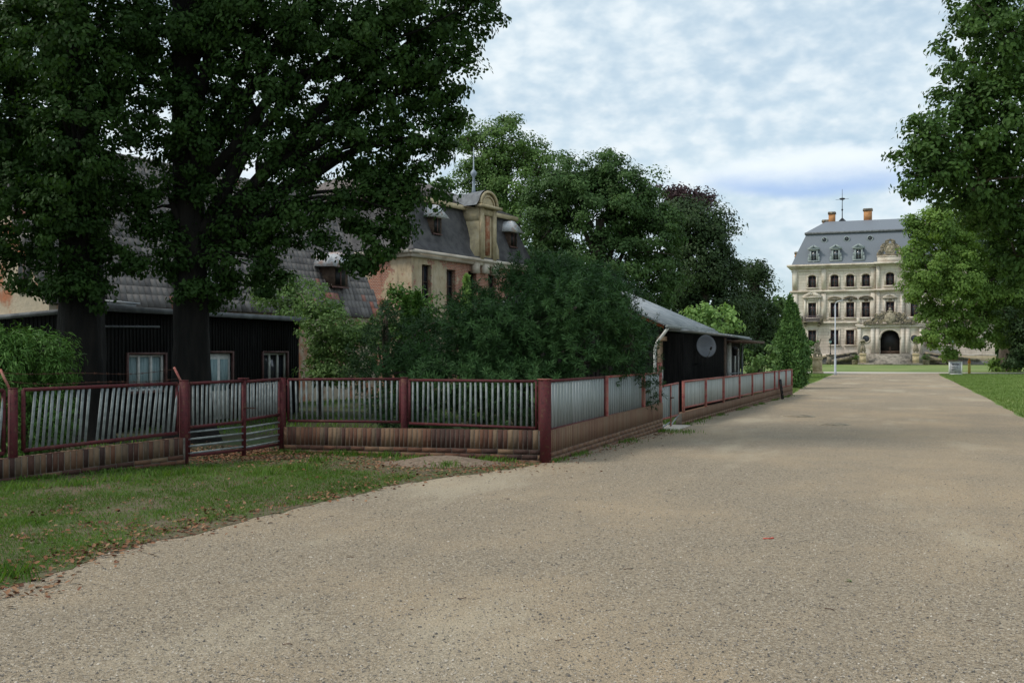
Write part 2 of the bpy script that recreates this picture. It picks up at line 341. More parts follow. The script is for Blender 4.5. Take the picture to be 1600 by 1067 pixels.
def tree(name, base, blobs, m, label, cat='tree', group=None, dens=7., per=40, leaf=.14, sig=.28, tr=.4, th=8, bark='barkl', six=True, limbs=10, aspect=.55, thick=2.2, flat=.6, droop=.2, trunktop=None, up=.6, lean=0):
    t = thing(name, base, label, cat, group); bx = Vector(base)
    mb = MB(); top = Vector(trunktop) if trunktop else bx+Vector((lean, 0, th))
    pts = []
    for i in range(9):
        u = i/8; p = bx.lerp(top, u)+Vector((math.sin(u*5)*tr*.2, math.cos(u*4)*tr*.15, 0)); pts.append(p)
    ns = 30; vs = []; ph = [random.random()*6 for _ in range(6)]; big = tr > .3 and bark == 'bark'
    if big: pts = [pts[0].lerp(pts[8], i/40)+Vector((math.sin(i*.14)*tr*.12, 0, 0)) for i in range(41)]
    nk = len(pts)
    for i, p in enumerate(pts):
        u = i/(nk-1); r_ = tr*(1-.45*u)*(1+.55*math.exp(-u*(22 if big else 10)))
        for k_ in range(ns):
            a = 2*math.pi*k_/ns; f_ = 1+(.05*math.sin(5*a+ph[0]+u*4)+.035*math.sin(11*a+ph[1]-u*9)+random.uniform(-.035, .035))*(1 if big else .5)
            vs.append(p+Vector((math.cos(a), math.sin(a), 0))*r_*f_)
    mb.add(vs, [(i*ns+q, i*ns+(q+1) % ns, (i+1)*ns+(q+1) % ns, (i+1)*ns+q) for i in range(nk-1) for q in range(ns)])
    if big: pts = [pts[int(i*5)] for i in range(9)]
    bs = sorted(blobs, key=lambda b: -b[3]*b[5])[:limbs]
    for b in bs:
        c = Vector(b[:3]); s = pts[min(8, max(3, int(8*min(1, max(.3, (c.z-bx.z)*.6/max((top-bx).z, .1))))))]
        if (c-s).length > .6:
            q = limb(mb, s, c, tr*.42, tr*.10)
            for j in range(4):
                e = c+Vector((random.uniform(-1, 1)*b[3], random.uniform(-1, 1)*b[4], random.uniform(-.6, .8)*b[5]))*.75
                limb(mb, q[random.randint(3, 6)], e, tr*.15, tr*.03, 4, .12, 5)
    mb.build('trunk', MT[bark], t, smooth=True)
    C, D = clumps(blobs, dens, thick); n = len(C)
    ct = rng.random(n)*.7+.15; sg = sig*(.6+.8*rng.random(n))
    q_ = rng.normal(size=(n*per, 3)); q_ /= np.linalg.norm(q_, axis=1)[:, None]; q_ *= (rng.random(n*per)**.45*1.75)[:, None]
    P = np.repeat(C, per, 0)+q_*np.repeat(sg, per)[:, None]*np.array([1, 1, flat])
    off = P-np.repeat(C, per, 0); off /= np.linalg.norm(off, axis=1)[:, None]+1e-6; nv = off*1.0+np.repeat(D, per, 0)*.7+np.array([0, 0, .35])
    kp = P[:, 2] > bx.z+.05; tint = (np.repeat(ct, per)+rng.normal(size=len(P))*.10)[kp]; DD = np.repeat(D, per, 0)[kp]; nv = nv[kp]; P = P[kp]
    leafcloud('crown', P, leaf, MT[m], t, tint, aspect, up, six, DD*.8, droop=droop, nrm=nv)
    return t
# ================================================================ GROUND
def sheet(name, pts, z, m, sub=0, jag=0.):
    out = []
    for i, p in enumerate(pts):
        q = pts[(i+1) % len(pts)]; k = sub if sub else 1
        for j in range(k):
            u = j/k; out.append((p[0]+(q[0]-p[0])*u+(random.uniform(-jag, jag) if jag else 0), p[1]+(q[1]-p[1])*u+(random.uniform(-jag, jag) if jag else 0), z))
    me = bpy.data.meshes.new(name); me.from_pydata(out, [], [list(range(len(out)))]); me.update()
    if me.polygons[0].normal.z < 0: me.flip_normals()
    me.materials.append(m); o = bpy.data.objects.new(name, me); COL.objects.link(o); return struct(o)
sheet('ground', [(-700, -60), (800, -60), (800, 900), (-700, 900)], 0, MT['lawn'])
def catmull(P, k=8):
    P = [Vector((p[0], p[1], 0)) for p in P]; out = []
    for i in range(len(P)-1):
        a, b, c, d = P[max(i-1, 0)], P[i], P[i+1], P[min(i+2, len(P)-1)]
        for j in range(k):
            t = j/k; out.append(.5*((2*b)+(c-a)*t+(2*a-5*b+4*c-d)*t*t+(3*b-a-3*c+d)*t**3))
    return out+[P[-1]]
A = Vector((.59, 18.5, 0)); B = Vector((3.75, 26.0, 0)); Cc = Vector((4.55, 27.9, 0)); Dd = Vector((13.0, 47.75, 0))
M1 = Vector((-2.12, 20.2, 0)); G2 = Vector((-4.62, 20.6, 0)); G1 = Vector((-5.8, 18.1, 0)); Lp = Vector((-7.75, 15.9, 0)); Lq = Lp+(Lp-G1)
EDGE_PX = [(-500, 1120), (-160, 975), (0, 925), (110, 890), (180, 862), (300, 836), (420, 806), (520, 783), (585, 768), (610, 760), (700, 746), (770, 738), (835, 727)]
edge = catmull([gp(*p) for p in EDGE_PX], 6)
jedge = [(p.x+random.uniform(-.06, .06), p.y+random.uniform(-.08, .08)) for p in edge]
roadp = [(-60, -20)]+jedge+[(A.x, A.y), (B.x, B.y), (Cc.x, Cc.y), (Dd.x, Dd.y)]
ledge = catmull([(13.3, 48.4), gp(1262, 602), gp(1300, 586), (30.5, 96.3)], 10); roadp += [(p.x+random.uniform(-.1, .1), p.y) for p in ledge]
redge = catmull([(40.5, 97), gp(1468, 586), gp(1530, 617), gp(1600, 655), (9, 14), (7, 5), (6.5, -20)], 12)
roadp += [(p.x+random.uniform(-.1, .1), p.y) for p in redge]
sheet('gravel_road', roadp, .008, MT['gravel'])
garden = [(-90, 14), (Lq.x, Lq.y), (Lp.x, Lp.y), (G1.x, G1.y), (G2.x, G2.y), (M1.x, M1.y), (A.x, A.y), (B.x, B.y), (Cc.x, Cc.y), (Dd.x-.1, Dd.y), (12, 70), (-90, 70)]
sheet('garden_soil', garden, .004, MT['soil'])
vp = [(p[0], p[1]) for p in jedge]+[(A.x, A.y), (M1.x, M1.y), (G2.x, G2.y), (G1.x, G1.y), (Lp.x, Lp.y), (Lq.x, Lq.y), (-16, 6)]
sheet('grass_verge', vp, .012, MT['verge'])
sheet('cross_path', [(24.5, 99.5), (30.5, 94.5), (41, 95), (52, 91), (120, 68), (120, 72), (54, 96.5), (41, 101.5), (24.5, 106)], .013, MT['path'])
MT['mound'] = mat('dusty collar', [(.30, .25, .18), (.40, .34, .25)], 9, .95)
# ================================================================ FENCE (foreground)
def frame_rect(mb, a, b, z0a, z1a, z0b, z1b, w=.05):
    mb.bar(a+Vector((0, 0, z1a)), b+Vector((0, 0, z1b)), w, w); mb.bar(a+Vector((0, 0, z0a)), b+Vector((0, 0, z0b)), w, w)
    mb.bar(a+Vector((0, 0, z0a)), a+Vector((0, 0, z1a)), w*.9, w*.9); mb.bar(b+Vector((0, 0, z0b)), b+Vector((0, 0, z1b)), w*.9, w*.9)
def post(p, h, w, par, m='red', cap=True, rz=0):
    mb = MB().box((p.x, p.y, h/2), (w, w, h), rz)
    if cap: mb.box((p.x, p.y, h+.008), (w*1.08, w*1.08, .016), rz)
    return mb.build('post', MT[m], par)
def bars(a, b, n, z0a, z1a, z0b, z1b, r, lean=0., miss=(), jz=.02):
    mb = MB(); d = (b-a)
    for i in range(n):
        if i in miss: continue
        t = (i+.6)/(n+.2); p = a+d*t; zt = z1a+(z1b-z1a)*t; zb = z0a+(z0b-z0a)*t
        q = p+d.normalized()*(lean+random.uniform(-.02, .02))
        mb.tube([p+Vector((0, 0, zb)), q+Vector((0, 0, zt-random.random()*jz))], r, 8)
    return mb
def slats(a, b, n, z0a, z1a, z0b, z1b, wd=.07):
    mb = MB(); d = (b-a); dn = d.normalized(); yaw = math.atan2(d.y, d.x)
    for i in range(n):
        t = (i+.5)/n; p = a+d*t; zt = z1a+(z1b-z1a)*t; zb = z0a+(z0b-z0a)*t
        mb.box((p.x, p.y, (zt+zb)/2), (wd, .012+.014*(i % 2), zt-zb-.01*random.random()), yaw, random.random())
    return mb
TOP = 1.47
fl = thing('metal_fence', (Lp.x, Lp.y, 0), 'dark red metal fence of leaning grey bars, left of the double gate', 'fence')
dn = (G1-Lp).normalized()
fr = MB(); frame_rect(fr, Lp+dn*.16, G1-dn*.13, .46, TOP-.06, .58, TOP-.02, .055); fr.build('panel_frame', MT['red'], fl)
bars(Lp+dn*.2, G1-dn*.15, 26, .46, TOP-.08, .58, TOP-.04, .024, lean=.085, miss=(10,)).build('bar_panel', MT['galv'], fl)
fr = MB(); frame_rect(fr, Lq, Lp-dn*.14, .30, TOP-.1, .44, TOP-.06, .055); fr.build('panel_frame', MT['red'], fl)
bars(Lq, Lp-dn*.16, 26, .3, TOP-.12, .44, TOP-.08, .021, lean=.08).build('bar_panel', MT['galv'], fl)
post(Lp, TOP-.04, .11, fl, rz=.8)
def arm(p, par):
    mb = MB().bar(p+Vector((.0, 0, TOP-.05)), p+Vector((-.17, .05, TOP+.26)), .03, .03); mb.build('barbed_wire_arm', MT['redf'], par)
arm(Lp+Vector((-.05, 0, 0)), fl); arm(G1+Vector((-.02, 0, 0)), fl)
wr = MB()
for k, z in enumerate((.10, .25)):
    P = []
    for i in range(15):
        t = i/14; p = Lp.lerp(G1, t)+Vector((-.1-.06*k, .04, TOP-.03+z-.06*math.sin(t*math.pi)-.02*math.sin(9*t+k))); P.append(p)
    wr.tube(P, .004, 5)
    for p in P:
        wr.bar(p+Vector((-.02, 0, -.02)), p+Vector((.02, 0, .02)), .004, .004); wr.bar(p+Vector((.02, 0, -.02)), p+Vector((-.02, 0, .02)), .004, .004)
wr.build('barbed_wire', MT['rust'], fl)
# double gate
gt = thing('double_gate', (G1.x, G1.y, 0), 'dark red double gate of upright grey bars over four horizontal pipes', 'gate')
post(G1, TOP+.02, .14, gt, rz=.45); post(G2, TOP, .12, gt, rz=.45)
g = (G2-G1); gn = g.normalized(); Gm = G1+g*.53+Vector((.12, -.12, 0))
for a, b, lean, nb, zl in ((G1+gn*.12, Gm-gn*.02, .02, 12, .66), (Gm+gn*.02, G2-gn*.1, .015, 11, .72)):
    fr = MB(); frame_rect(fr, a, b, .16, TOP-.03, .16, TOP-.01, .05); fr.bar(a+Vector((0, 0, zl)), b+Vector((0, 0, zl+.03)), .05, .05)
    lf = fr.build('gate_leaf', MT['red'], gt)
    bars(a+gn*.04, b-gn*.04, nb, zl, TOP-.05, zl+.02, TOP-.05, .021, lean=lean).build('bar_panel', MT['galv'], lf)
    for k in range(4):
        z = .20+.125*k; MB().tube([a+Vector((0, -.02, z)), b+Vector((0, -.02, z+.02))], .018, 8).build('pipe', MT['galv'], lf)
MB().bar(Gm+Vector((0, 0, .05)), Gm+Vector((0, 0, TOP+.04)), .07, .07).box((Gm.x, Gm.y-.03, TOP+.03), (.2, .06, .03), .45).build('centre_post', MT['red'], gt)
MB().bar(Gm+Vector((.02, -.06, .95)), Gm+Vector((.22, .03, .94)), .02, .02).build('latch', MT['rust'], gt)
# middle fence
fm = thing('metal_fence', (M1.x, M1.y, 0), 'dark red metal fence of straight grey pipes above brick wall, between gate and corner post', 'fence')
for a, b, n, z0, z1 in ((G2+(M1-G2)*.05, M1-(M1-G2)*.035, 21, .62, .62), (M1+(A-M1)*.04, A-(A-M1)*.055, 23, .60, .62)):
    fr = MB(); frame_rect(fr, a, b, z0, TOP-.02, z1, TOP, .05); fr.build('panel_frame', MT['red'], fm)
    bars(a, b, n, z0, TOP-.04, z1, TOP-.02, .021).build('bar_panel', MT['galv'], fm)
post(M1, TOP+.02, .115, fm, rz=-.3)
for z in (.72, 1.38):
    q = A-(A-M1)*.055; MB().bar(q+Vector((0, 0, z)), A+Vector((0, 0, z)), .02, .02).build('bracket', MT['red'], fm)
    q = M1+(A-M1)*.04; MB().bar(q+Vector((0, 0, z)), M1+Vector((0, 0, z)), .02, .02).build('bracket', MT['red'], fm)
cpo = thing('fence_post', (A.x, A.y, 0), 'thick dark red steel corner post where the two fence lines meet', 'post')
MB().box((A.x, A.y, .75), (.19, .19, 1.5), .25).build('shaft', MT['red'], cpo); MB().box((A.x, A.y, 1.508), (.23, .22, .016), .25).build('cap', MT['redf'], cpo)
# fence along the road, first stretch
fr1 = thing('metal_fence', (A.x, A.y, 0), 'red framed fence of narrow grey metal slats beside road, below overhanging pine', 'fence')
ab = B-A; bn = ab.normalized(); cuts = [.02, .44, .80, 1.0]
for i in range(3):
    a = A+ab*cuts[i]+bn*.05; b = A+ab*cuts[i+1]-bn*.05; z0 = .58+.04*i; z1 = .63+.03*i
    fr = MB(); frame_rect(fr, a, b, z0, TOP, z1, TOP, .045); fr.build('panel_frame', MT['redf' if i else 'red'], fr1)
    slats(a+bn*.03, b-bn*.03, int((b-a).length/.085), z0+.02, TOP-.02, z1+.02, TOP-.02, .054).build('slat_panel', MT['sheet'], fr1)
for c in cuts[1:3]:
    p = A+ab*c; post(Vector((p.x+.03, p.y-.02, 0)), TOP, .07, fr1, 'redf', rz=-.4)
post(B, 1.72, .10, fr1, 'redf', rz=-.4)
# wicket gate
cd = Dd-Cc; cn = cd.normalized(); LT = 1.16
wg = thing('wicket_gate', (B.x, B.y, 0), 'low slatted garden gate with rusty latch bar in the roadside fence', 'gate')
a = B+cn*.12; b = Cc-cn*.08
fr = MB(); frame_rect(fr, a, b, .28, LT-.04, .30, LT, .04); mid = (a+b)/2; fr.bar(mid+Vector((.02, -.03, .06)), mid+Vector((.02, -.03, LT)), .05, .03); fr.build('gate_frame', MT['redf'], wg)
slats(a, b, 18, .30, LT-.05, .32, LT-.02, .085).build('slat_panel', MT['sheet'], wg)
MB().bar(a+Vector((0, -.04, .06)), mid+Vector((0, -.04, .16)), .03, .03).bar(mid+Vector((0, -.04, .05)), b+Vector((0, -.04, .30)), .03, .03).build('brace', MT['galv'], wg)
MB().box((mid.x+.06, mid.y-.05, .8), (.14, .03, .03), .9).build('latch', MT['rust'], wg)
# low roadside fence
f2 = thing('metal_fence', (Cc.x, Cc.y, 0), 'long low roadside fence of faded sheet panels in pale red frames', 'fence')
ppx = [1066, 1101, 1129, 1154, 1174, 1192, 1209, 1216, 1227, 1236]
def online(px):
    k = (px-800)/F; s = (k*Cc.y-Cc.x)/(cn.x-k*cn.y); return Cc+cn*s
pp = [online(q) for q in ppx]
for i in range(len(pp)-1):
    a = pp[i]; b = pp[i+1]; l = (b-a).length; z1 = LT+.02
    if l < .5: continue
    fr = MB(); frame_rect(fr, a+cn*.05, b-cn*.05, .46, z1, .46, z1, .05); fr.build('panel_frame', MT['redf'], f2)
    slats(a+cn*.06, b-cn*.06, max(4, int(l/.105)), .47, z1-.02, .47, z1-.02, .10).build('slat_panel', MT['sheetp'], f2)
for p in pp: post(p+Vector((.03, -.02, 0)), LT+.03, .07, f2, 'redf', rz=-.4)
# brick walls
def brickwall(name, a, b, ha, hb, label, m='brick', base=0., th=.16, sold=.26, inset=.0):
    d = b-a; L_ = d.length; dn = d.normalized(); yaw = math.atan2(d.y, d.x); core = MB(); mb = MB()
    hh = lambda s: ha+(hb-ha)*s/L_
    nrm = Vector((dn.y, -dn.x, 0))
    t = thing(name, (a.x, a.y, 0), label, 'wall')
    rh = .085 if sold < .33 else .095
    q = [a+nrm*th/2, b+nrm*th/2, b-nrm*th/2, a-nrm*th/2]
    core.add([p+Vector((0, 0, -.1)) for p in q]+[q[0]+Vector((0, 0, ha-.012)), q[1]+Vector((0, 0, hb-.012)), q[2]+Vector((0, 0, hb-.012)), q[3]+Vector((0, 0, ha-.012))],
             [(0, 3, 2, 1), (4, 5, 6, 7), (0, 1, 5, 4), (1, 2, 6, 5), (2, 3, 7, 6), (3, 0, 4, 7)]).__class__
    core.build('mortar_core', MT['mortar'], t)
    s = .0
    while s < L_-.04:
        w = random.choice((.09, .09, .10, .11)); w = min(w, L_-s); p = a+dn*(s+w/2); h = hh(s+w/2)
        mb.box((p.x, p.y, h-sold/2), (w-.012, th+.006+random.uniform(0, .004), sold-.006), yaw, random.random()); s += w
    zb = -.05; rows = int((max(ha, hb)-sold)/rh)+2
    for r in range(rows):
        s = -.15*(r % 2)
        while s < L_:
            s0 = max(s, 0); s1 = min(s+.31, L_)
            if s1-s0 > .03:
                p = a+dn*((s0+s1)/2); h = hh((s0+s1)/2)-sold-rh/2-rh*r
                if h > -.06: mb.box((p.x, p.y, h), (s1-s0-.012, th+.006+random.uniform(0, .004), rh-.010), yaw, random.random()*.8)
            s += .31
    mb.build('brickwork', MT[m], t); return t
brickwall('brick_wall', Lp-dn*3.0, G1-dn*.02, .23, .50, 'low clinker brick wall below the leaning bars, left of the gate', sold=.30)
brickwall('brick_wall', G2+(M1-G2)*.03, A-(A-M1)*.02, .50, .59, 'low dark clinker brick wall between gate and corner post', sold=.35)
brickwall('brick_wall', A+bn*.08, B, .58, .72, 'low brown brick wall under the slatted fence beside road', 'brickf', sold=.40)
brickwall('brick_wall', Cc, Dd, .34, .44, 'long low brown brick wall at road edge below pale sheet panels', 'brickf', sold=.24)
MB().box((B.x+.3, B.y+.9, .02), (.9, 1.6, .05), -.4).build('gate_step', MT['path'], None)
tag(bpy.data.objects['gate_step'], 'pale concrete slab lying under the low garden gate', 'slab')
p = online(1212)+Vector((.25, -.2, 0)); rk = thing('iron_rack', (p.x, p.y, 0), 'dark rusty iron frame leaning on low brick wall near fence end', 'iron rack')
mb = MB()
for s in (-.16, .16): mb.bar(p+Vector((s*.4, s*.9, 0)), p+Vector((s*.4-.1, s*.9+.05, .85)), .05, .05)
mb.build('frame', MT['iron'], rk)
for z in (.2, .4, .6): MB().bar(p+Vector((-.064-z*.1, -.144, z)), p+Vector((.064-z*.1, .15, z)), .035, .035).build('rung', MT['rust'], rk)
# ================================================================ BLACK SHED
sh0 = Vector((-9.92, 25.0, 0)); syaw = math.atan2(.939, .3436)
sd = thing('shed', sh0, 'black boarded flat-roofed shed with three openings behind the gate', 'shed', rz=syaw, local=True)
SL = 8.75; hol = [(.75, 2.15, 1.0, 1.93), (4.0, 5.1, .08, 1.97), (6.68, 8.0, 1.0, 1.97)]
mb = MB().wall((0, 0, 0), (1, 0, 0), (0, -1, 0), 0, SL, -.05, 3.0, hol, .12)
mb.wall((0, 4.2, 0), (0, -1, 0), (-1, 0, 0), 0, 4.2, -.05, 2.95, [], .1)
mb.wall((SL, 0, 0), (0, 1, 0), (1, 0, 0), 0, 4.2, -.05, 2.95, [], .1); mb.wall((SL, 4.2, 0), (-1, 0, 0), (0, 1, 0), 0, SL, -.05, 2.95, [], .1)
x = .06
while x < SL:
    zz0 = -.05
    segs = [(-.05, 2.98)]
    for h in hol:
        if h[0]-.05 < x < h[1]+.05: segs = [(-.05, h[2]-.04), (h[3]+.05, 2.98)]
    for z0, z1 in segs:
        if z1-z0 > .05: mb.box((x, -.012, (z0+z1)/2), (.035, .03, z1-z0))
    x += .13
x = .06
while x < 4.2: mb.box((-.012, x, 1.45), (.03, .035, 2.95)); x += .13
mb.build('boarded_wall', MT['black'], sd)
MB().slab([(-.25, -.3, 3.14), (SL+.3, -.3, 3.10), (SL+.3, 4.5, 2.86), (-.25, 4.5, 2.86)], .10).build('roof', MT['felt'], sd)
MB().box((SL/2, -.32, 3.05), (SL+.6, .03, .14)).build('fascia', MT['felt'], sd)
def casement(par, x0, x1, z0, z1, n, y=.07, glass='curt', rim='frame', sash='white', name='window'):
    mb = MB(); c = (x0+x1)/2; w_ = x1-x0
    o = MB().box((c, y+.02, (z0+z1)/2), (w_, .02, z1-z0)).build(name, MT[glass], par)
    for x in (x0-.03, x1+.03): mb.box((x, -.03, (z0+z1)/2), (.06, .06, z1-z0+.12))
    for z in (z0-.03, z1+.03): mb.box((c, -.028, z), (w_, .06, .06))
    mb.build('frame', MT[rim], o); mb = MB()
    for i in range(n+1): mb.box((x0+w_*i/n+(.03 if i == 0 else -.03 if i == n else 0), y-.02, (z0+z1)/2), (.075, .05, z1-z0))
    for z in (z0+.03, z1-.03): mb.box((c, y-.017, z), (w_, .05, .055))
    mb.build('sash', MT[sash], o); return o
casement(sd, *hol[0], 3); casement(sd, *hol[2], 3, glass='gdark')
MB().box((1.95, 1.4, 3.2), (.75, .7, .22)).slab([(1.5, .98, 3.32), (2.4, .98, 3.32), (2.4, 1.82, 3.40), (1.5, 1.82, 3.40)], .03).build('skylight', MT['asb'], sd)
d = MB().box((4.55, .06, 1.02), (1.1, .04, 1.88)).build('door', MT['white'], sd)
mb = MB()
for x in (3.97, 5.13): mb.box((x, -.03, 1.0), (.06, .06, 2.05))
mb.box((4.55, -.028, 2.0), (1.1, .06, .06)); mb.build('frame', MT['frame'], d)
MB().box((4.30, .035, 1.35), (.36, .02, .9)).box((4.80, .035, 1.35), (.36, .02, .9)).build('pane', MT['curt'], d)
MB().box((5.02, .01, 1.0), (.03, .05, .14)).build('handle', MT['iron'], d)
MB().tube([(1.9, -.05, 2.66), (-.1, -.05, 2.62)], .03, 6).build('pipe', MT['felt'], sd)
# ================================================================ TILED WING
yaw = math.atan2(.857, .515)
wi = thing('barn', (-5.9, 45, 0), 'long ruined wing with steep sagging grey tiled roof behind the shed', 'building', rz=yaw, local=True)
WL = 16.0; EV = 3.7; DP = 3.6; RZ = 9.2
mb = MB().wall((-WL, 0, 0), (1, 0, 0), (0, -1, 0), 0, WL, 0, EV, [(2, 3, 1, 2.6), (6, 7, 1, 2.6), (10, 11, 1, 2.6)], .3)
mb.add([(-WL, 0, 0), (-WL, 2*DP, 0), (-WL, 2*DP, EV), (-WL, DP, RZ-.15), (-WL, 0, EV)], [(0, 4, 3, 2, 1)])
mb.add([(0, 0, 0), (0, 2*DP, 0), (0, 2*DP, EV), (0, DP, RZ-.15), (0, 0, EV)], [(0, 1, 2, 3, 4)])
mb.add([(-WL, 2*DP, 0), (0, 2*DP, 0), (0, 2*DP, EV), (-WL, 2*DP, EV)], [(3, 2, 1, 0)])
plaster = mat('peeling plaster over brick', [(.42, .15, .07), (.36, .17, .10), (.42, .34, .25), (.46, .39, .29), (.38, .33, .25)], .9, .95, .6, 9, det=10)
mb.build('wall', plaster, wi)
MB().box((-WL-.06, 1.6, 3.0), (.14, 3.4, .22)).build('cornice', MT['stone'], wi); MB().box((-WL-.06, 1.9, 5.6), (.10, 3.0, .14)).build('cornice', MT['stone'], wi)
for zc in (4.4,): 
    o = MB().box((-WL-.02, 1.2, zc), (.04, .6, .9)).build('window', MT['dark'], wi); MB().box((-WL-.05, 1.2, zc), (.03, .05, .9)).box((-WL-.05, 1.2, zc-.47), (.1, .75, .06)).build('frame', MT['wood'], o)
sl = math.hypot(DP, RZ-EV); U = Vector((0, DP/sl, (RZ-EV)/sl)); NN = Vector((0, -(RZ-EV)/sl, DP/sl))
mb = MB(); rows = 19
for r in range(rows):
    s0 = r*sl/rows-.25; x = -WL-.2+(.09 if r % 2 else 0); sag = .03*math.sin(r*1.3)
    while x < .15:
        w_ = .25; t_ = random.random()*.5+.12
        if (r < 3 and random.random() < .22 and x > -3.6) or random.random() < .012: t_ = .98+.1*random.random()
        c = Vector((x+w_/2, 0, EV))+U*(s0+.21)+NN*(.05+random.uniform(-.004, .008)+.015*math.sin(x*.9+r*.2))
        if random.random() > .006:
            M = Matrix((Vector((1, 0, 0)), (U+NN*.22).normalized(), (NN-U*.22).normalized())).transposed()
            mb.box(c, (w_-.012, .44, .060), ax=M, tint=t_)
        x += w_
mb.slab([(-WL-.15, -.1, EV-.2), (.1, -.1, EV-.2), (.1, DP, RZ-.06), (-WL-.15, DP, RZ-.06)], .06, .3)
mb.slab([(.1, 2*DP+.1, EV-.2), (-WL-.15, 2*DP+.1, EV-.2), (-WL-.15, DP, RZ-.06), (.1, DP, RZ-.06)], .06, .3)
x = -WL-.2
while x < .1: mb.tube([(x, DP, RZ-.02), (x+.42, DP, RZ)], .12, 8, tint=.4+.2*random.random()); x += .4
rf = mb.build('roof', MT['tile'], wi)
def hood(par, x, z, wdt=.75, hgt=.7, m='zinc', slope=(0, 0, 1), y0=0, fin=True, boards=True, sy=.62):
    """small roof dormer with a flared sheet-metal hood; y0 = y of its front face, z = sill"""
    mb = MB(); w2 = wdt/2
    mb.box((x, y0+.6, z+hgt/2), (wdt, 1.2, hgt))
    d = mb.build('dormer', MT['wood'], par)
    MB().box((x, y0-.012, z+hgt*.5), (wdt*.62, .02, hgt*.8)).build('opening', MT['dark'], d)
    MB().box((x, y0-.035, z+hgt*.5), (.05, .03, hgt*.85)).box((x, y0-.03, z-.02), (wdt, .07, .06)).build('frame', MT['frame'], d)
    e = w2+.28; zt = z+hgt+.62; y1 = y0+1.35; zb = z+hgt-.02
    v = [(x-e, y0-.32, zb), (x+e, y0-.32, zb), (x+e, y1, zb+.05), (x-e, y1, zb+.05), (x-.17, y0+.0, zt), (x+.17, y0+.0, zt), (x+.17, y1, zt), (x-.17, y1, zt)]
    hd = MB(); hd.add(v, [(0, 1, 5, 4), (1, 2, 6, 5), (2, 3, 7, 6), (3, 0, 4, 7), (4, 5, 6, 7), (3, 2, 1, 0)]); hd.build('hood', MT[m], d)
    if fin: MB().lathe((x, y0+.5, zt-.02), [(.05, 0), (.03, .25), (.07, .33), (.03, .42), (.012, .9)], 8).build('finial', MT['spire'], d)
    return d
hood(wi, -2.1, 4.75, 1.0, .85, y0=.35); hood(wi, -10.2, 3.95, 1.3, .55, y0=.15, fin=False)
# ================================================================ MANSARD PAVILION
pv = thing('manor_house', (-4.9, 50, 0), 'derelict manor with black mansard roof, yellow arched gable and peeling brick walls', 'house', rz=yaw, local=True)
PL = 11.7; PD = 12.; CZ = 6.9
wh = [(.85, 1.65, 4.3, 6.35), (3.0, 3.8, 4.2, 6.25), (5.0, 5.8, 4.3, 6.3), (7.0, 7.8, 4.3, 6.3), (9.2, 10, 4.3, 6.3), (.85, 1.65, 1, 3), (3., 3.8, 1, 3), (7, 7.8, 1, 3)]
def facade_mat():
    m = mat('yellow plaster over brick', [(.40, .31, .20), (.47, .38, .26), (.52, .44, .32)], 1.2, .95, .5, 9, det=8); t = m.node_tree; p = t.nodes['Principled BSDF']
    c = t.nodes.new('ShaderNodeTexCoord'); src = p.inputs['Base Color'].links[0].from_socket
    s0 = t.nodes.new('ShaderNodeSeparateXYZ'); t.links.new(c.outputs['Object'], s0.inputs[0]); mp = t.nodes.new('ShaderNodeCombineXYZ'); t.links.new(math_n(t, 'ADD', s0.outputs[0], s0.outputs[1]), mp.inputs[0]); t.links.new(s0.outputs[2], mp.inputs[1])
    br = t.nodes.new('ShaderNodeTexBrick'); br.inputs['Scale'].default_value = 3.2; br.inputs['Color1'].default_value = (.40, .15, .09, 1); br.inputs['Color2'].default_value = (.26, .10, .07, 1); br.inputs['Mortar'].default_value = (.40, .33, .27, 1)
    br.inputs['Mortar Size'].default_value = .03; t.links.new(mp.outputs[0], br.inputs['Vector'])
    n = t.nodes.new('ShaderNodeTexNoise'); n.inputs['Scale'].default_value = .8; n.inputs['Detail'].default_value = 10; n.inputs['Roughness'].default_value = .7; t.links.new(c.outputs['Object'], n.inputs['Vector'])
    sx = t.nodes.new('ShaderNodeSeparateXYZ'); t.links.new(c.outputs['Object'], sx.inputs[0])
    bias = math_n(t, 'ADD', sstep(t, sx.outputs[0], 2.6, 4.4, -.03, .15), sstep(t, sx.outputs[0], .0, -.02, 0., .0))
    bias = math_n(t, 'ADD', bias, sstep(t, sx.outputs[1], .6, 2.5, 0., .11))
    ff = sstep(t, math_n(t, 'ADD', n.outputs['Fac'], bias), .50, .54)
    g = t.nodes.new('ShaderNodeTexNoise'); g.inputs['Scale'].default_value = 1.1; g.inputs['Detail'].default_value = 9; g.inputs['Roughness'].default_value = .75
    gm = t.nodes.new('ShaderNodeMapping'); gm.inputs['Scale'].default_value = (1.8, 1.8, .5); t.links.new(c.outputs['Object'], gm.inputs[0]); t.links.new(gm.outputs[0], g.inputs['Vector'])
    src = mixc(t, sstep(t, g.outputs['Fac'], .50, .66, 0., .75), src, (.20, .165, .12))
    bc = mixc(t, sstep(t, g.outputs['Fac'], .50, .36, 0., .6), br.outputs[0], (.16, .07, .05))
    t.links.new(mixc(t, ff, src, bc), p.inputs['Base Color']); return m
MT['facade'] = facade_mat()
mb = MB().wall((0, 0, 0), (1, 0, 0), (0, -1, 0), 0, PL, 0, CZ, wh, .3).wall((0, PD, 0), (0, -1, 0), (-1, 0, 0), 0, PD, 0, CZ, [(2, 2.8, 4.3, 6.2), (5, 5.8, 4.3, 6.2)], .3)
mb.wall((PL, 0, 0), (0, 1, 0), (1, 0, 0), 0, PD, 0, CZ).wall((PL, PD, 0), (-1, 0, 0), (0, 1, 0), 0, PL, 0, CZ)
mb.build('wall', MT['facade'], pv)
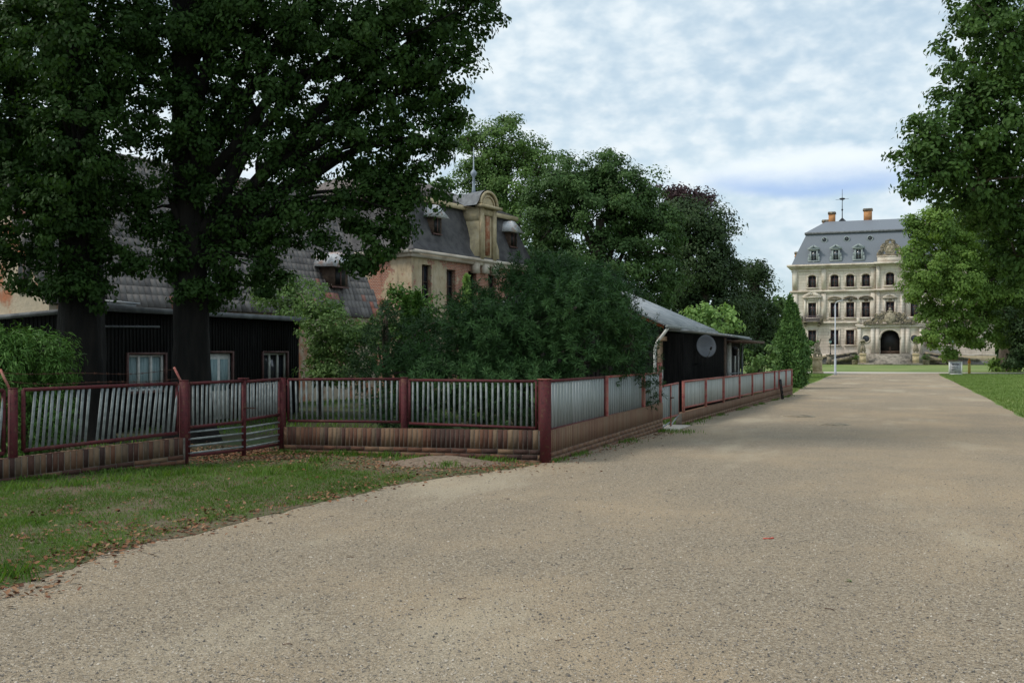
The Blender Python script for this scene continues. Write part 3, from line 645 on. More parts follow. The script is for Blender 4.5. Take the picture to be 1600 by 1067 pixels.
for i, h in enumerate(wh):
    o = MB().box(((h[0]+h[1])/2, .27, (h[2]+h[3])/2), (.8, .03, h[3]-h[2])).build('window', MT['gdark' if i < 2 else 'dark'], pv)
    fm_ = MB()
    for q in (h[0]+.03, h[0]+.4, h[1]-.03): fm_.box((q, .22, (h[2]+h[3])/2), (.05, .05, h[3]-h[2]))
    for q in (h[2]+.03, h[2]+1.2, h[3]-.03): fm_.box((h[0]+.4, .225, q), (.8, .05, .05))
    fm_.build('frame', MT['wood'], o)
mb = MB()
mb.box((PL/2, -.12, CZ+.02), (PL+.5, .5, .16)).box((PL/2, -.06, CZ-.15), (PL+.3, .3, .18)); mb.box((-.12, PD/2, CZ+.021), (.5, PD, .158)).box((-.06, PD/2, CZ-.151), (.3, PD, .178))
mb.build('cornice', MT['stone'], pv)
mz = 9.85; ins = .85; c0 = CZ+.1
P0 = [(-.3, -.35, c0), (PL+.3, -.35, c0), (PL+.3, PD+.3, c0), (-.3, PD+.3, c0)]
P1 = [(ins, ins, mz), (PL-ins, ins, mz), (PL-ins, PD-ins, mz), (ins, PD-ins, mz)]
mb = MB()
def flare(P0, P1, mb):
    # bell-cast slope: three bands
    rings = [P0]
    for u, h in ((.30, .17), (.62, .52)):
        rings.append([tuple(a[k]+(b[k]-a[k])*(u if k < 2 else h) for k in range(3)) for a, b in zip(P0, P1)])
    rings.append(P1)
    for r0, r1 in zip(rings, rings[1:]):
        for i in range(4): j = (i+1) % 4; mb.add([r0[i], r0[j], r1[j], r1[i]], [(0, 1, 2, 3)])
flare(P0, P1, mb)
mb.add(P0, [(3, 2, 1, 0)]); ms = mb.build('mansard_roof', MT['felt2'], pv)
mb = MB(); g_ = .28; Q = [(ins-g_, ins-g_, mz+.02), (PL-ins+g_, ins-g_, mz+.02), (PL-ins+g_, PD-ins+g_, mz+.02), (ins-g_, PD-ins+g_, mz+.02)]
r0 = (4.0, PD/2, 12.2); r1 = (PL-3.6, PD/2, 12.2)
mb.add(Q+[r0, r1], [(0, 1, 5, 4), (1, 2, 5), (2, 3, 4, 5), (3, 0, 4), (3, 2, 1, 0)]); mb.build('upper_roof', MT['corr'], pv)
mb = MB()
for a, b in ((0, 1), (1, 2), (2, 3), (3, 0)):
    p, q = Vector(Q[a]), Vector(Q[b]); c = (p+q)/2; d_ = q-p
    mb.box((c.x, c.y, mz-.12), (d_.length-.05 if abs(d_.x) > 1 else .1, d_.length-.15 if abs(d_.y) > 1 else .1, .24))
mb.build('curb_board', MT['ped'], pv)
hood(pv, 2.35, 8.0, .8, .85, y0=.15, fin=False); hood(pv, 9.9, 8.0, .8, .85, y0=.15, fin=False)
# the wall gable (frontispiece)
gc = 6.45; yy = -.28; mb = MB()
prof = [(-1.25, 6.9), (-1.2, 7.6), (-.92, 8.1), (-.82, 8.6), (-.82, 9.75), (.82, 9.75), (.82, 8.6), (.92, 8.1), (1.2, 7.6), (1.25, 6.9)]
fv = [(gc+a, yy, z) for a, z in prof]; bv = [(gc+a*.98, yy+1.9, z) for a, z in prof]; k = len(prof)
mb.add(fv+bv, [tuple(range(k))[::-1], tuple(range(k, 2*k))]+[(i, (i+1) % k, k+(i+1) % k, k+i) for i in range(k)])
for a in (-.62, .62): mb.box((gc+a, yy-.05, 8.35), (.32, .12, 2.75))
mb.box((gc, yy-.04, 9.5), (1.1, .1, .3)); mb.box((gc-.82, yy+.75, 9.3), (.06, 1.5, .5))
gyel = mat('ochre gable plaster', [(.34, .28, .19), (.46, .37, .23), (.50, .42, .29)], 2.5, .95, .4, 14, det=8)
ga = mb.build('gable', gyel, pv)
MB().box((gc, yy-.02, 8.3), (.40, .06, 2.2)).build('brick_niche', mat('peeled orange brick', [(.26, .09, .045), (.36, .16, .09), (.42, .32, .22)], 4, .95, .4, 12), ga)
mb = MB(); arc = []
for i in range(17):
    a = math.pi*i/16; arc.append((gc+.84*math.cos(a), 9.9+.72*math.sin(a)))
k = len(arc); vs = [(x, yy-.05, z) for x, z in arc]+[(x, yy+.1, z) for x, z in arc]
mb.add(vs, [tuple(range(k))[::-1], tuple(range(k, 2*k))]+[(i, i+1, k+i+1, k+i) for i in range(k-1)])
mb.box((gc, yy-.12, 9.80), (2.05, .45, .14)); mb.tube([(x, yy-.12, z) for x, z in arc], .08, 8)
mb.tube([(gc+(x-gc)*.7, yy-.08, 9.9+(z-9.9)*.68) for x, z in arc], .045, 6); mb.build('arched_pediment', gyel, ga)
mb = MB(); vs = []
for d_, sc in ((yy-.1, 1.12), (yy+.9, 1.0), (yy+2.2, .86), (yy+4, .8)):
    vs += [(gc+.84*sc*1.06*math.cos(math.pi*i/16)*(1.25 if i in (0, 16) else 1), d_, 9.93+.74*sc*math.sin(math.pi*i/16)-(.12 if i in (0, 16) else 0)) for i in range(17)]
mb.add(vs, [(j*17+i, j*17+i+1, (j+1)*17+i+1, (j+1)*17+i) for j in range(3) for i in range(16)]); mb.build('gable_roof', MT['felt'], ga, smooth=True)
MB().lathe((gc, .6, 10.45), [(.16, 0), (.09, .4), (.06, 1.05), (.08, 1.1), (.17, 1.22), (.17, 1.34), (.08, 1.45), (.04, 1.5), (.02, 2.7)], 10).build('spire', MT['spire'], ga, smooth=True)
for a, z in ((gc, 6.55), (gc-.95, 6.5), (gc+.95, 6.5)): MB().box((a, -.12, z), (.5, .3, .6)).build('console', MT['stone'], ga)
# ================================================================ BLACK HOUSE with dish
hd = Vector((.358, .934, 0)); hp = Vector((4.57, 31.0, 0)); hyaw = math.atan2(hd.y, hd.x)
ho = thing('bungalow', hp, 'low black boarded bungalow with pale grey roof behind roadside fence', 'house', rz=hyaw, local=True)
# local x along road away from camera, y>0 = away from road; wall line y=.35
HL = 8.5; HW = 6.4; EZ = 2.8
mb = MB().wall((.25, .35, 0), (1, 0, 0), (0, -1, 0), 0, HL-.3, 0, EZ, [(.35, 1.25, .95, 2.35)], .12)
mb.wall((.25, HW, 0), (0, -1, 0), (-1, 0, 0), 0, HW-.35, 0, EZ).wall((HL, .35, 0), (0, 1, 0), (1, 0, 0), 0, HW-.35, 0, EZ).wall((HL, HW, 0), (-1, 0, 0), (0, 1, 0), 0, HL-.25, 0, EZ)
mb.add([(.25, .35, EZ), (.25, HW, EZ), (.25, (HW+.35)/2, EZ+1.3)], [(0, 2, 1)]); mb.add([(HL, .35, EZ), (HL, HW, EZ), (HL, (HW+.35)/2, EZ+1.3)], [(0, 1, 2)])
x = .35
while x < .6+.1: mb.box((x, .335, EZ/2), (.03, .03, EZ)); x += .14
y = .4
while y < HW: mb.box((.235, y, EZ/2), (.03, .03, EZ)); y += .14
mb.build('boarded_wall', MT['black'], ho)
mid_y = (HW+.35)/2; rz_ = 2.85+.45*mid_y
MB().slab([(-.25, -.12, 2.85), (HL, -.12, 2.85), (HL, mid_y, rz_), (-.25, mid_y, rz_)], .06).slab([(HL, HW+.45, 2.85), (-.25, HW+.45, 2.85), (-.25, mid_y, rz_), (HL, mid_y, rz_)], .06).build('roof', MT['asb'], ho)
mb = MB(); mb.bar((-.1, -.05, 2.76), (-.1, mid_y, rz_-.11), .03, .09).build('verge_board', mat('orange red paint', [(.35, .07, .03), (.45, .10, .05)], 4, .6), ho)
MB().tube([(-.25, -.18, 2.76), (HL, -.18, 2.74)], .06, 8).build('gutter', MT['galv'], ho)
MB().tube([(-.15, -.18, 2.72), (-.12, -.05, 2.55), (.0, .18, 2.3), (.0, .25, 2.1), (.0, .25, 0)], .045, 8).build('downpipe', MT['white'], ho)
wnd = MB().box((1.05, .352, 1.90), (.9, .03, .90)).box((1.05, .30, 2.42), (.94, .18, .14)).build('roller_shutter', MT['shut'], ho)
MB().box((1.05, .36, 1.2), (.9, .03, .5)).build('pane', MT['gdark'], wnd)
MB().box((.56, .345, 1.65), (.09, .03, 1.6)).box((1.05, .335, 2.52), (1.05, .1, .08)).build('frame', MT['frame'], wnd)
MB().box((1.05, .30, .93), (1.0, .14, .05)).box((.63, .34, 1.2), (.05, .03, .5)).box((1.47, .34, 1.2), (.05, .03, .5)).box((1.05, .338, 1.06), (.8, .03, .22)).build('sill', MT['white'], wnd)
# annex: local coords of the annex line (starts px 1061)
ay = -.28; ax0 = 1.75; ax1 = 9.9; ax2 = 15.3
mb = MB().wall((ax0, ay, 0), (1, 0, 0), (0, -1, 0), 0, ax1-ax0, 0, 2.58).wall((ax0, .34, 0), (0, -1, 0), (-1, 0, 0), 0, .34-ay, 0, 2.58)
x = ax0+.05
while x < ax1: mb.box((x, ay-.012, 1.29), (.03, .03, 2.58)); x += .15
mb.wall((ax1, ay, 0), (0, 1, 0), (1, 0, 0), 0, .25, 0, 2.58)
mb.wall((ax1, -.05, 0), (1, 0, 0), (0, -1, 0), 0, ax2-ax1, 0, 2.58, [(.6, 1.3, .9, 2.1), (1.8, 2.8, .05, 2.2), (3.6, 4.6, .9, 2.1)], .1)
mb.wall((ax2, -.05, 0), (0, 1, 0), (1, 0, 0), 0, 4, 0, 2.58); mb.build('annex_wall', MT['black'], ho)
MB().slab([(ax0-.1, ay-.25, 2.72), (ax2+.2, ay-.15, 2.66), (ax2+.2, 5, 2.82), (ax0-.1, 5, 2.9)], .07).build('annex_roof', MT['asb'], ho)
MB().box(((ax1+ax2)/2+.3, ay-.1, 2.42), (ax2-ax1+.6, 1.3, .10)).build('porch_canopy', MT['wood'], ho)
MB().tube([(ax1-.4, ay-.30, 2.62), (ax2+.1, ay-.22, 2.56)], .05, 8).build('gutter', MT['galv'], ho)
MB().tube([(ax2-.1, ay-.2, 2.5), (ax2-.1, -.15, 2.3), (ax2-.1, -.14, 2.0), (ax2-.1, -.14, 0)], .05, 8).build('downpipe', MT['galv'], ho)
MB().box((ax1-.25, ay-.02, 1.29), (.5, .05, 2.58)).build('corner_board', MT['wood'], ho)
dr = MB().box((ax1+2.3, -.045, 1.12), (1.0, .04, 2.15)).build('door', MT['white'], ho); MB().box((ax1+1.7, -.12, 1.3), (.14, .2, 2.4)).build('frame', MT['white'], dr)
for a, b, m in ((.6, 1.3, 'shut'), (3.6, 4.6, 'gdark')):
    o = MB().box((ax1+(a+b)/2, -.04, 1.5), (b-a, .03, 1.2)).build('window', MT[m], ho)
    MB().box((ax1+(a+b)/2, -.10, .87), (b-a+.1, .12, .06)).box((ax1+a, -.08, 1.5), (.07, .06, 1.2)).box((ax1+b, -.08, 1.5), (.07, .06, 1.2)).box((ax1+(a+b)/2, -.08, 2.12), (b-a, .06, .07)).build('frame', MT['white'], o)
MB().tube([(ax1+.2, -.45, 1.15), (ax1+2.6, -.5, 1.15)], .025, 6).tube([(ax1+2.6, -.5, 1.15), (ax1+2.6, -.5, 0)], .025, 6).build('handrail', MT['galv'], ho)
# dish
di = thing('satellite_dish', hp, 'round grey satellite dish mounted on the black boarded wall', 'satellite dish', rz=hyaw, local=True)
c = Vector((3.2, ay-.42, 2.18)); dirn = Vector((-.80, -.58, .15)).normalized(); q = dirn.to_track_quat('Z', 'Y').to_matrix()
prof = [(0.01, .0), (.12, .005), (.24, .03), (.36, .07), (.43, .11), (.44, .10), (.36, .055), (.24, .015), (.12, -.01), (0.01, -.015)]
vs = []; n = 28
for r_, z in prof: r_ *= .80; z *= .8; vs += [c+q @ Vector((r_*math.cos(2*math.pi*k/n), r_*math.sin(2*math.pi*k/n)*1.06, z)) for k in range(n)]
mb = MB(); mb.add(vs, [(i*n+k, i*n+(k+1) % n, (i+1)*n+(k+1) % n, (i+1)*n+k) for i in range(len(prof)-1) for k in range(n)]); mb.build('reflector', MT['dish'], di, smooth=True)
MB().tube([c+q @ Vector((0, -.37, .06)), c+q @ Vector((0, -.33, .2)), c+q @ Vector((0, -.13, .4))], .014, 6).build('feed_arm', MT['galv'], di)
MB().tube([c+q @ Vector((0, -.15, .37)), c+q @ Vector((0, -.08, .45))], .035, 8).build('feed_horn', MT['iron'], di)
MB().tube([(c.x+.05, ay-.01, 1.6), (c.x+.05, ay-.30, 1.6), (c.x+.05, ay-.34, 2.1)], .025, 8).build('bracket', MT['iron'], di)
lan = thing('wall_lantern', hp, 'small black wall lantern hanging at the bungalow porch', 'lantern', rz=hyaw, local=True)
MB().lathe((ax1+.1, ay-.35, 1.85), [(.05, 0), (.10, .05), (.12, .25), (.15, .27), (.04, .38)], 6).build('lantern_body', MT['iron'], lan)
MB().tube([(ax1+.1, ay-.35, 2.22), (ax1+.1, ay-.33, 2.3), (ax1+.0, ay-.02, 2.3)], .014, 6).build('bracket', MT['iron'], lan)
# ================================================================ PALACE
cyaw = -math.atan(.375); ca = thing('palace', (61.3, 166, 0), 'large three-storey baroque palace with grey slate mansard roof closing the avenue', 'palace', rz=cyaw, local=True)
HX = 15.4; CE = 16.3; CD = 20
cols = [-12.16, -8.6, -6.15, -3.71, 0, 3.71, 6.15, 8.6, 12.16]
ww = .62
h1 = [(x-ww, x+ww, 3.2, 5.6) for x in cols if abs(x) > 5]; h2 = [(x-ww, x+ww, 7.7, 10.15) for x in cols if x]; h3 = [(x-ww, x+ww, 12.7, 14.7, .3) for x in cols if x]
def palace_mat():
    m = mat('palace wall stone', [(.52, .445, .375), (.65, .58, .505), (.70, .645, .575)], .45, .9, .3, 6, det=8, stretch=(1, 1, .5)); t = m.node_tree; p = t.nodes['Principled BSDF']
    c = t.nodes.new('ShaderNodeTexCoord'); src = p.inputs['Base Color'].links[0].from_socket
    mp = t.nodes.new('ShaderNodeMapping'); mp.inputs['Rotation'].default_value = (R(90), 0, 0); t.links.new(c.outputs['Object'], mp.inputs[0])
    br = t.nodes.new('ShaderNodeTexBrick'); br.inputs['Scale'].default_value = 1; br.inputs['Brick Width'].default_value = 1.6; br.inputs['Row Height'].default_value = .48; br.inputs['Mortar Size'].default_value = .022
    for q, v in (('Color1', 1.), ('Color2', .9), ('Mortar', .55)): br.inputs[q].default_value = (v, v*.985, v*.97, 1)
    t.links.new(mp.outputs[0], br.inputs['Vector'])
    x = t.nodes.new('ShaderNodeMix'); x.data_type = 'RGBA'; x.blend_type = 'MULTIPLY'; x.inputs[0].default_value = 1; t.links.new(src, x.inputs[6]); t.links.new(br.outputs[0], x.inputs[7])
    # rust-brown run-off stains, an irregular pattern of their own
    n = t.nodes.new('ShaderNodeTexNoise'); n.inputs['Scale'].default_value = .9; n.inputs['Detail'].default_value = 8; n.inputs['Roughness'].default_value = .7
    m2 = t.nodes.new('ShaderNodeMapping'); m2.inputs['Scale'].default_value = (1.6, 1.6, .25); t.links.new(c.outputs['Object'], m2.inputs[0]); t.links.new(m2.outputs[0], n.inputs['Vector'])
    t.links.new(mixc(t, sstep(t, n.outputs['Fac'], .58, .78, 0., .5), x.outputs[2], (.42, .29, .20)), p.inputs['Base Color']); return m
MT['pwall'] = palace_mat()
mb = MB().wall((0, 0, 0), (1, 0, 0), (0, -1, 0), -HX, HX, 0, CE, h1+h2+h3, .35).wall((-HX, CD, 0), (0, -1, 0), (-1, 0, 0), 0, CD, 0, CE, [(3+4*i, 4.2+4*i, z, z+2.3) for i in range(4) for z in (3.2, 7.7, 12.5)], .3)
mb.wall((HX, 0, 0), (0, 1, 0), (1, 0, 0), 0, CD, 0, CE).wall((HX, CD, 0), (-1, 0, 0), (0, 1, 0), 0, 2*HX, 0, CE); mb.build('wall', MT['pwall'], ca)
bay = MB().wall((0, -.5, 0), (1, 0, 0), (0, -1, 0), -2.15, 2.15, 6.2, CE, [(-.72, .72, 7.7, 10.15), (-.75, .75, 12.8, 14.9, .3)], .35)
for s in (-1, 1): bay.box((s*2.05, -.26, 11.25), (.2, .46, 10.0)); bay.box((s*1.75, -.58, 9.0), (.42, .2, 5.6)); bay.box((s*1.75, -.58, 14.1), (.42, .2, 3.6))
bay.build('central_bay', MT['pwall'], ca)
mb = MB()   # trim
for z, h, d_ in ((16.35, .32, .8), (16.02, .24, .5), (15.4, .12, .14), (12.05, .28, .34), (11.75, .14, .18), (6.85, .3, .34), (6.5, .14, .2), (1.5, .25, .25), (7.42, .12, .12)):
    mb.box((0, -d_/2+.05, z), (2*HX+d_*2, d_, h)); mb.box((-HX-d_/2, CD/2, z+.002), (d_, CD, h-.01))
for z, h, d_ in ((16.36, .34, 1.3), (12.06, .3, .9)): mb.box((0, -.5-d_/2+.3, z), (4.9, d_, h))
for x in (-HX+.5, HX-.5, -10.3, 10.3, -2.6, 2.6): mb.box((x, -.06, 9.4), (.75, .16, 4.6)); mb.box((x, -.06, 14.0), (.75, .16, 3.6))
mb.build('cornice', MT['stone'], ca)
MB().box((0, -.08, .7), (2*HX+.3, .3, 1.4)).build('plinth', MT['ped'], ca)
def win_proto(w2, h, arch=0, mull=2):
    o = MB().box((0, .28, h/2), (2*w2, .04, h)).build('window', MT['gdark'], ca)
    mb = MB()
    for x in (-w2+.05, 0, w2-.05): mb.box((x, .22, h/2), (.10, .08, h))
    for z in (.05, h*.64, h-.05): mb.box((0, .225, z), (2*w2, .08, .10))
    mb.build('frame', MT['frame'], o)
    mb = MB()
    for s in (-1, 1): mb.box((s*(w2+.13), -.04, h/2), (.24, .12, h))
    mb.box((0, -.12, -.10), (2*w2+.7, .34, .18))
    if arch: mb.tube([(w2*1.15*math.cos(a), -.06, h-.25+.42*math.sin(a)) for a in [math.pi*i/10 for i in range(11)]], .13, 6)
    else: mb.box((0, -.042, h+.12), (2*w2+.5, .12, .24))
    mb.build('surround', MT['stone'], o); return o
wp1 = win_proto(ww, 2.4); wp3 = win_proto(ww, 2.0, 1); wp1.location = (cols[0], 0, 3.2); wp3.location = (cols[0], 0, 12.7)
for x in cols[1:]:
    if abs(x) > 5: cp(wp1, ca, (x, 0, 3.2))
    cp(wp3, ca, (x, -.5 if x == 0 else 0, 12.7+(.08 if x == 0 else 0)))
wp2 = win_proto(ww, 2.45); wp2.location = (cols[1], 0, 7.7)
def hoodm(kind):
    mb = MB()
    if kind == 'ped':   # triangular pediment
        mb.box((0, -.2, 3.35), (3.0, .5, .16)); mb.bar((-1.5, -.2, 3.4), (0, -.2, 4.15), .5, .14, up=(0, 1, 0)); mb.bar((1.5, -.2, 3.4), (0, -.2, 4.15), .5, .14, up=(0, 1, 0))
        mb.add([(-1.35, -.1, 3.4), (1.35, -.1, 3.4), (0, -.1, 4.08)], [(0, 1, 2)]); mb.box((0, -.1, 2.95), (1.3, .14, .3))
        for s in (-1, 1): mb.box((s*1.15, -.06, 1.3), (.35, .14, 3.9))
    else:
        mb.tube([(1.0*math.cos(a)*1., -.16, 3.05+.32*max(0, math.sin(a))**1.5) for a in [math.pi*i/12 for i in range(13)]], .13, 6); mb.box((0, -.12, 3.0), (2.2, .3, .14)); mb.ell((0, -.1, 2.75), (.35, .12, .2))
    return mb
for x in cols:
    if x == cols[1] or x == 0: o = wp2 if x else None
    else: o = cp(wp2, ca, (x, 0, 7.7))
    if x == 0: o = cp(wp2, ca, (0, -.5, 7.7))
    k = 'ped' if abs(x) > 12 or x == 0 else 'seg'; mb = hoodm(k)
    if x == 0: mb.v = [(a*.72, b, 2.45+(c_-2.45)*.7) for a, b, c_ in mb.v]
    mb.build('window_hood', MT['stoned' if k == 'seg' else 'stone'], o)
for s in (-1, 1):   # side balconies
    mb = MB().box((s*12.16, -.55, 6.98), (3.4, 1.3, .2))
    for q in (-1.1, 1.1): mb.box((s*12.16+q, -.35, 6.55), (.35, .7, .6)); mb.box((s*12.16+q*1.4, -1.05, 7.5), (.35, .3, .95))
    b = mb.build('balcony', MT['stoned'], ca); mb = MB().bar((s*12.16-1.4, -1.1, 7.95), (s*12.16+1.4, -1.1, 7.95), .06, .06)
    for i in range(19): mb.box((s*12.16-1.35+i*.15, -1.1, 7.5), (.035, .035, .9))
    for i in range(9): mb.tube([(s*12.16-1.2+i*.3+.12*math.cos(a), -1.1, 7.45+.14*math.sin(a)) for a in [2*math.pi*j/8 for j in range(9)]], .02, 4)
    mb.build('railing', mat('purple grey iron', [(.12, .09, .11), (.18, .14, .16)], 5, .6), b)
# roof
mb = MB(); e0 = 16.5; q0 = [(-HX-.1, -.1, e0), (HX+.1, -.1, e0), (HX+.1, CD, e0), (-HX-.1, CD, e0)]; q1 = [(-HX+2.2, 2.2, 21.9), (HX-2.2, 2.2, 21.9), (HX-2.2, CD-2.2, 21.9), (-HX+2.2, CD-2.2, 21.9)]
rings = [q0, [(-HX+.75, .75, 18.6), (HX-.75, .75, 18.6), (HX-.75, CD-.75, 18.6), (-HX+.75, CD-.75, 18.6)], q1]
for r0_, r1_ in zip(rings, rings[1:]):
    for i in range(4): j = (i+1) % 4; mb.add([r0_[i], r0_[j], r1_[j], r1_[i]], [(0, 1, 2, 3)])
mb.add(q0, [(3, 2, 1, 0)])
o_ = .25; q2 = [(-HX+2.2-o_, 2.2-o_, 22.05), (HX-2.2+o_, 2.2-o_, 22.05), (HX-2.2+o_, CD-2.2+o_, 22.05), (-HX+2.2-o_, CD-2.2+o_, 22.05)]
q3 = [(-10.5, 8, 24.5), (10.5, 8, 24.5), (10.5, 12, 24.5), (-10.5, 12, 24.5)]
for i in range(4): j = (i+1) % 4; mb.add([q2[i], q2[j], q3[j], q3[i]], [(0, 1, 2, 3)])
mb.add(q3, [(0, 1, 2, 3)]); mb.add(q2, [(3, 2, 1, 0)]); roof = mb.build('roof', MT['slateg'], ca)
mb = MB()
for i in range(4): j = (i+1) % 4; a = Vector(q2[i]); b = Vector(q2[j]); mb.bar(a+Vector((0, 0, -.12)), b+Vector((0, 0, -.12)), .18, .32)
mb.build('curb', MT['felt'], roof)
def dprot():
    mb = MB().box((0, .9, 1.0), (1.3, 1.8, 2.0)); o = mb.build('dormer', MT['slateg'], ca)
    mb = MB(); mb.box((-.52, -.05, 1.0), (.26, .12, 2.0)).box((.52, -.05, 1.0), (.26, .12, 2.0)).box((0, -.06, .08), (1.9, .22, .2)).box((0, -.05, 1.9), (1.3, .14, .2))
    for s in (-1, 1): mb.ell((s*.82, -.04, .45), (.2, .1, .4)); mb.ell((s*.76, -.04, 1.1), (.12, .08, .25))
    mb.bar((-.98, -.1, 2.05), (0, -.1, 2.62), .34, .12, up=(0, 1, 0)); mb.bar((.98, -.1, 2.05), (0, -.1, 2.62), .34, .12, up=(0, 1, 0)); mb.box((0, -.1, 2.05), (1.95, .3, .12))
    mb.add([(-.9, .02, 2.08), (.9, .02, 2.08), (0, .02, 2.6), (-.9, 2.4, 2.08), (.9, 2.4, 2.08), (0, 2.4, 2.6)], [(0, 1, 2), (5, 4, 3), (1, 4, 5, 2), (0, 2, 5, 3), (0, 3, 4, 1)])
    mb.build('dormer_frame', mat('grey painted zinc', [(.22, .26, .27), (.32, .36, .36)], 3, .6), o)
    MB().box((0, -.02, 1.05), (.78, .05, 1.55)).build('pane', MT['gdark'], o); MB().box((0, -.055, 1.05), (.05, .03, 1.55)).box((0, -.057, 1.2), (.78, .03, .05)).build('glazing_bar', MT['spire'], o)
    return o
dp = dprot(); dxs = [-11.9, -8.4, -4.85]; dp.location = (dxs[0], .15, 17.0)
for x in dxs[1:]+[-q for q in dxs]: cp(dp, ca, (x, .15, 17.0))
oc = MB().tube([(.42*math.cos(a), 0, .42*math.sin(a)) for a in [2*math.pi*i/16 for i in range(17)]], .10, 6).box((0, .4, 0), (.55, .8, .55)).box((0, .05, -.52), (1.0, .2, .12)).build('oculus', bpy.data.materials['grey painted zinc'], ca)
MB().lathe((0, 0, 0), [(.36, -.02), (.36, .02)], 16).build('pane', MT['gdark'], oc).rotation_euler = (R(90), 0, 0)
oc.location = (-10.3, 1.55, 20.7)
for x in (-6.75, -3.1, 3.1, 6.75, 10.3): cp(oc, ca, (x, 1.55, 20.7))
def chimney(x, y, z, w_, h, d_=1.0): 
    mb = MB().box((x, y, z+h/2), (w_, d_, h)).lathe((x, y, z+h*.02), [(w_*.62, 0), (w_*.62, .2)], 4)
    o = mb.build('chimney', MT['chim'], roof)
    MB().box((x, y, z+h+.12), (w_*1.2, d_*1.2, .28)).box((x, y, z+h+.3), (w_*1.08, d_*1.08, .14)).build('chimney_cap', MT['stoned'], o)
def castle_x(px, d): k = (px-800)/F; return (k*(166+.9363*d)-61.3-.3512*d)/(.9363+.3512*k)
chimney(castle_x(1300, 9), 9, 24, 1.1, 1.9); chimney(castle_x(1293, 10), 10, 23.6, 1.6, 1.1); chimney(castle_x(1356, 9), 9, 24.3, 1.35, 1.9); chimney(-HX+.3, 7, 18.4, .9, .6, .7)
chimney(8, 9, 24.3, 1.35, 1.9)
vx = castle_x(1316, 10)
vn = MB().lathe((vx, 10, 24.3), [(1.1, 0), (.8, .3), (.3, .8), (.09, 1.0), (.07, 2.2), (.18, 2.4), (.07, 2.6), (.05, 4.2), (.03, 6.0)], 10).build('weathervane_mast', MT['iron'], roof, smooth=True)
MB().bar((vx-1.1, 10, 28.5), (vx+1.1, 10, 28.6), .05, .05).ell((vx, 10, 28.6), (.5, .08, .2)).bar((vx-.1, 9, 28.4), (vx+.1, 11, 28.4), .05, .05).build('weathervane', MT['iron'], vn)
# coat of arms on attic
mb = MB().box((0, -.35, 16.95), (3.9, 1.0, .85)).box((0, -.35, 17.45), (4.1, 1.1, .16)); mb.build('attic_block', MT['stone'], ca)
def scroll(mb, cx_, y, cz, r, s=1, turns=1.4, th=.14, st=0.):
    pts = []; rad = []
    for i in range(18):
        u = i/17; a = st+s*u*turns*2*math.pi; rr = r*(1-.8*u); pts.append((cx_+rr*math.cos(a), y, cz+rr*math.sin(a))); rad.append(th*(1-.5*u))
    mb.tube(pts, rad, 6)
mb = MB()
for s in (-1, 1):
    for (x, z, r_) in ((1.5, 17.95, .45), (1.15, 18.6, .42), (.85, 19.25, .4), (1.85, 17.8, .25), (.45, 19.7, .3), (1.5, 18.35, .3), (1.2, 19.0, .25)): scroll(mb, s*x, -.45, z, r_, s, th=.15, st=random.random()*6); mb.ell((s*x, -.42, z), (r_*.8, .2, r_*.7))
for i in range(7): mb.ell(((i-3)*.22, -.45, 19.85+.25*math.cos((i-3)*.45)), (.13, .16, .2))
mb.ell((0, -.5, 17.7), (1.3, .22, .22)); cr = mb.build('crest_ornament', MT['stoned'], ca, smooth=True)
MB().ell((0, -.52, 18.6), (.72, .16, .82), 14, 10).ell((-.3, -.62, 18.75), (.22, .1, .3)).ell((.3, -.62, 18.75), (.22, .1, .3)).ell((0, -.62, 18.3), (.25, .1, .25)).tube([(.78*math.cos(a), -.55, 18.6+.88*math.sin(a)) for a in [2*math.pi*i/18 for i in range(19)]], .09, 6).build('crest_shield', MT['statue'], cr, smooth=True)
# portal
PY = -4.0; mb = MB().wall((0, PY, 0), (1, 0, 0), (0, -1, 0), -4.9, 4.9, 0, 6.2, [(-1.45, 1.45, 1.7, 5.45, 1.35)], .6)
mb.wall((-4.9, 0, 0), (0, -1, 0), (-1, 0, 0), 0, 4, 0, 6.2).wall((4.9, PY, 0), (0, 1, 0), (1, 0, 0), 0, 4, 0, 6.2); mb.build('portal', MT['stone'], ca)
mb = MB().box((0, PY/2-.1, 6.3), (10.4, 4.5, .22)).box((0, PY-.1, 6.05), (10.1, .5, .2))
for s in (-1, 1):
    for q in (1.85, 2.6): mb.box((s*q, PY-.08, 3.7), (.6, .2, 4.3))
    mb.box((s*4.6, PY-.08, 3.7), (.55, .2, 4.3))
mb.tube([(1.6*math.cos(a), PY-.05, 4.1+1.5*math.sin(a)) for a in [math.pi*i/14 for i in range(15)]], .16, 6); mb.build('pilasters', MT['pwall'], ca)
dr = MB().box((0, PY+.7, 3.6), (2.9, .05, 3.8)).build('door', MT['dark'], ca); MB().box((0, PY+.65, 2.2), (.1, .08, 1.2)).box((0, PY+.66, 1.95), (2.8, .08, .5)).build('door_leaf', MT['wood'], dr)
# round niches
for s in (-1, 1):
    o = MB().tube([(s*3.6+.62*math.cos(a), PY-.04, 4.1+.62*math.sin(a)) for a in [2*math.pi*i/18 for i in range(19)]], .09, 6).build('round_window', MT['stone'], ca); MB().ell((s*3.6, PY-.01, 4.1), (.55, .05, .55), 16, 6).build('pane', MT['gdark'], o)
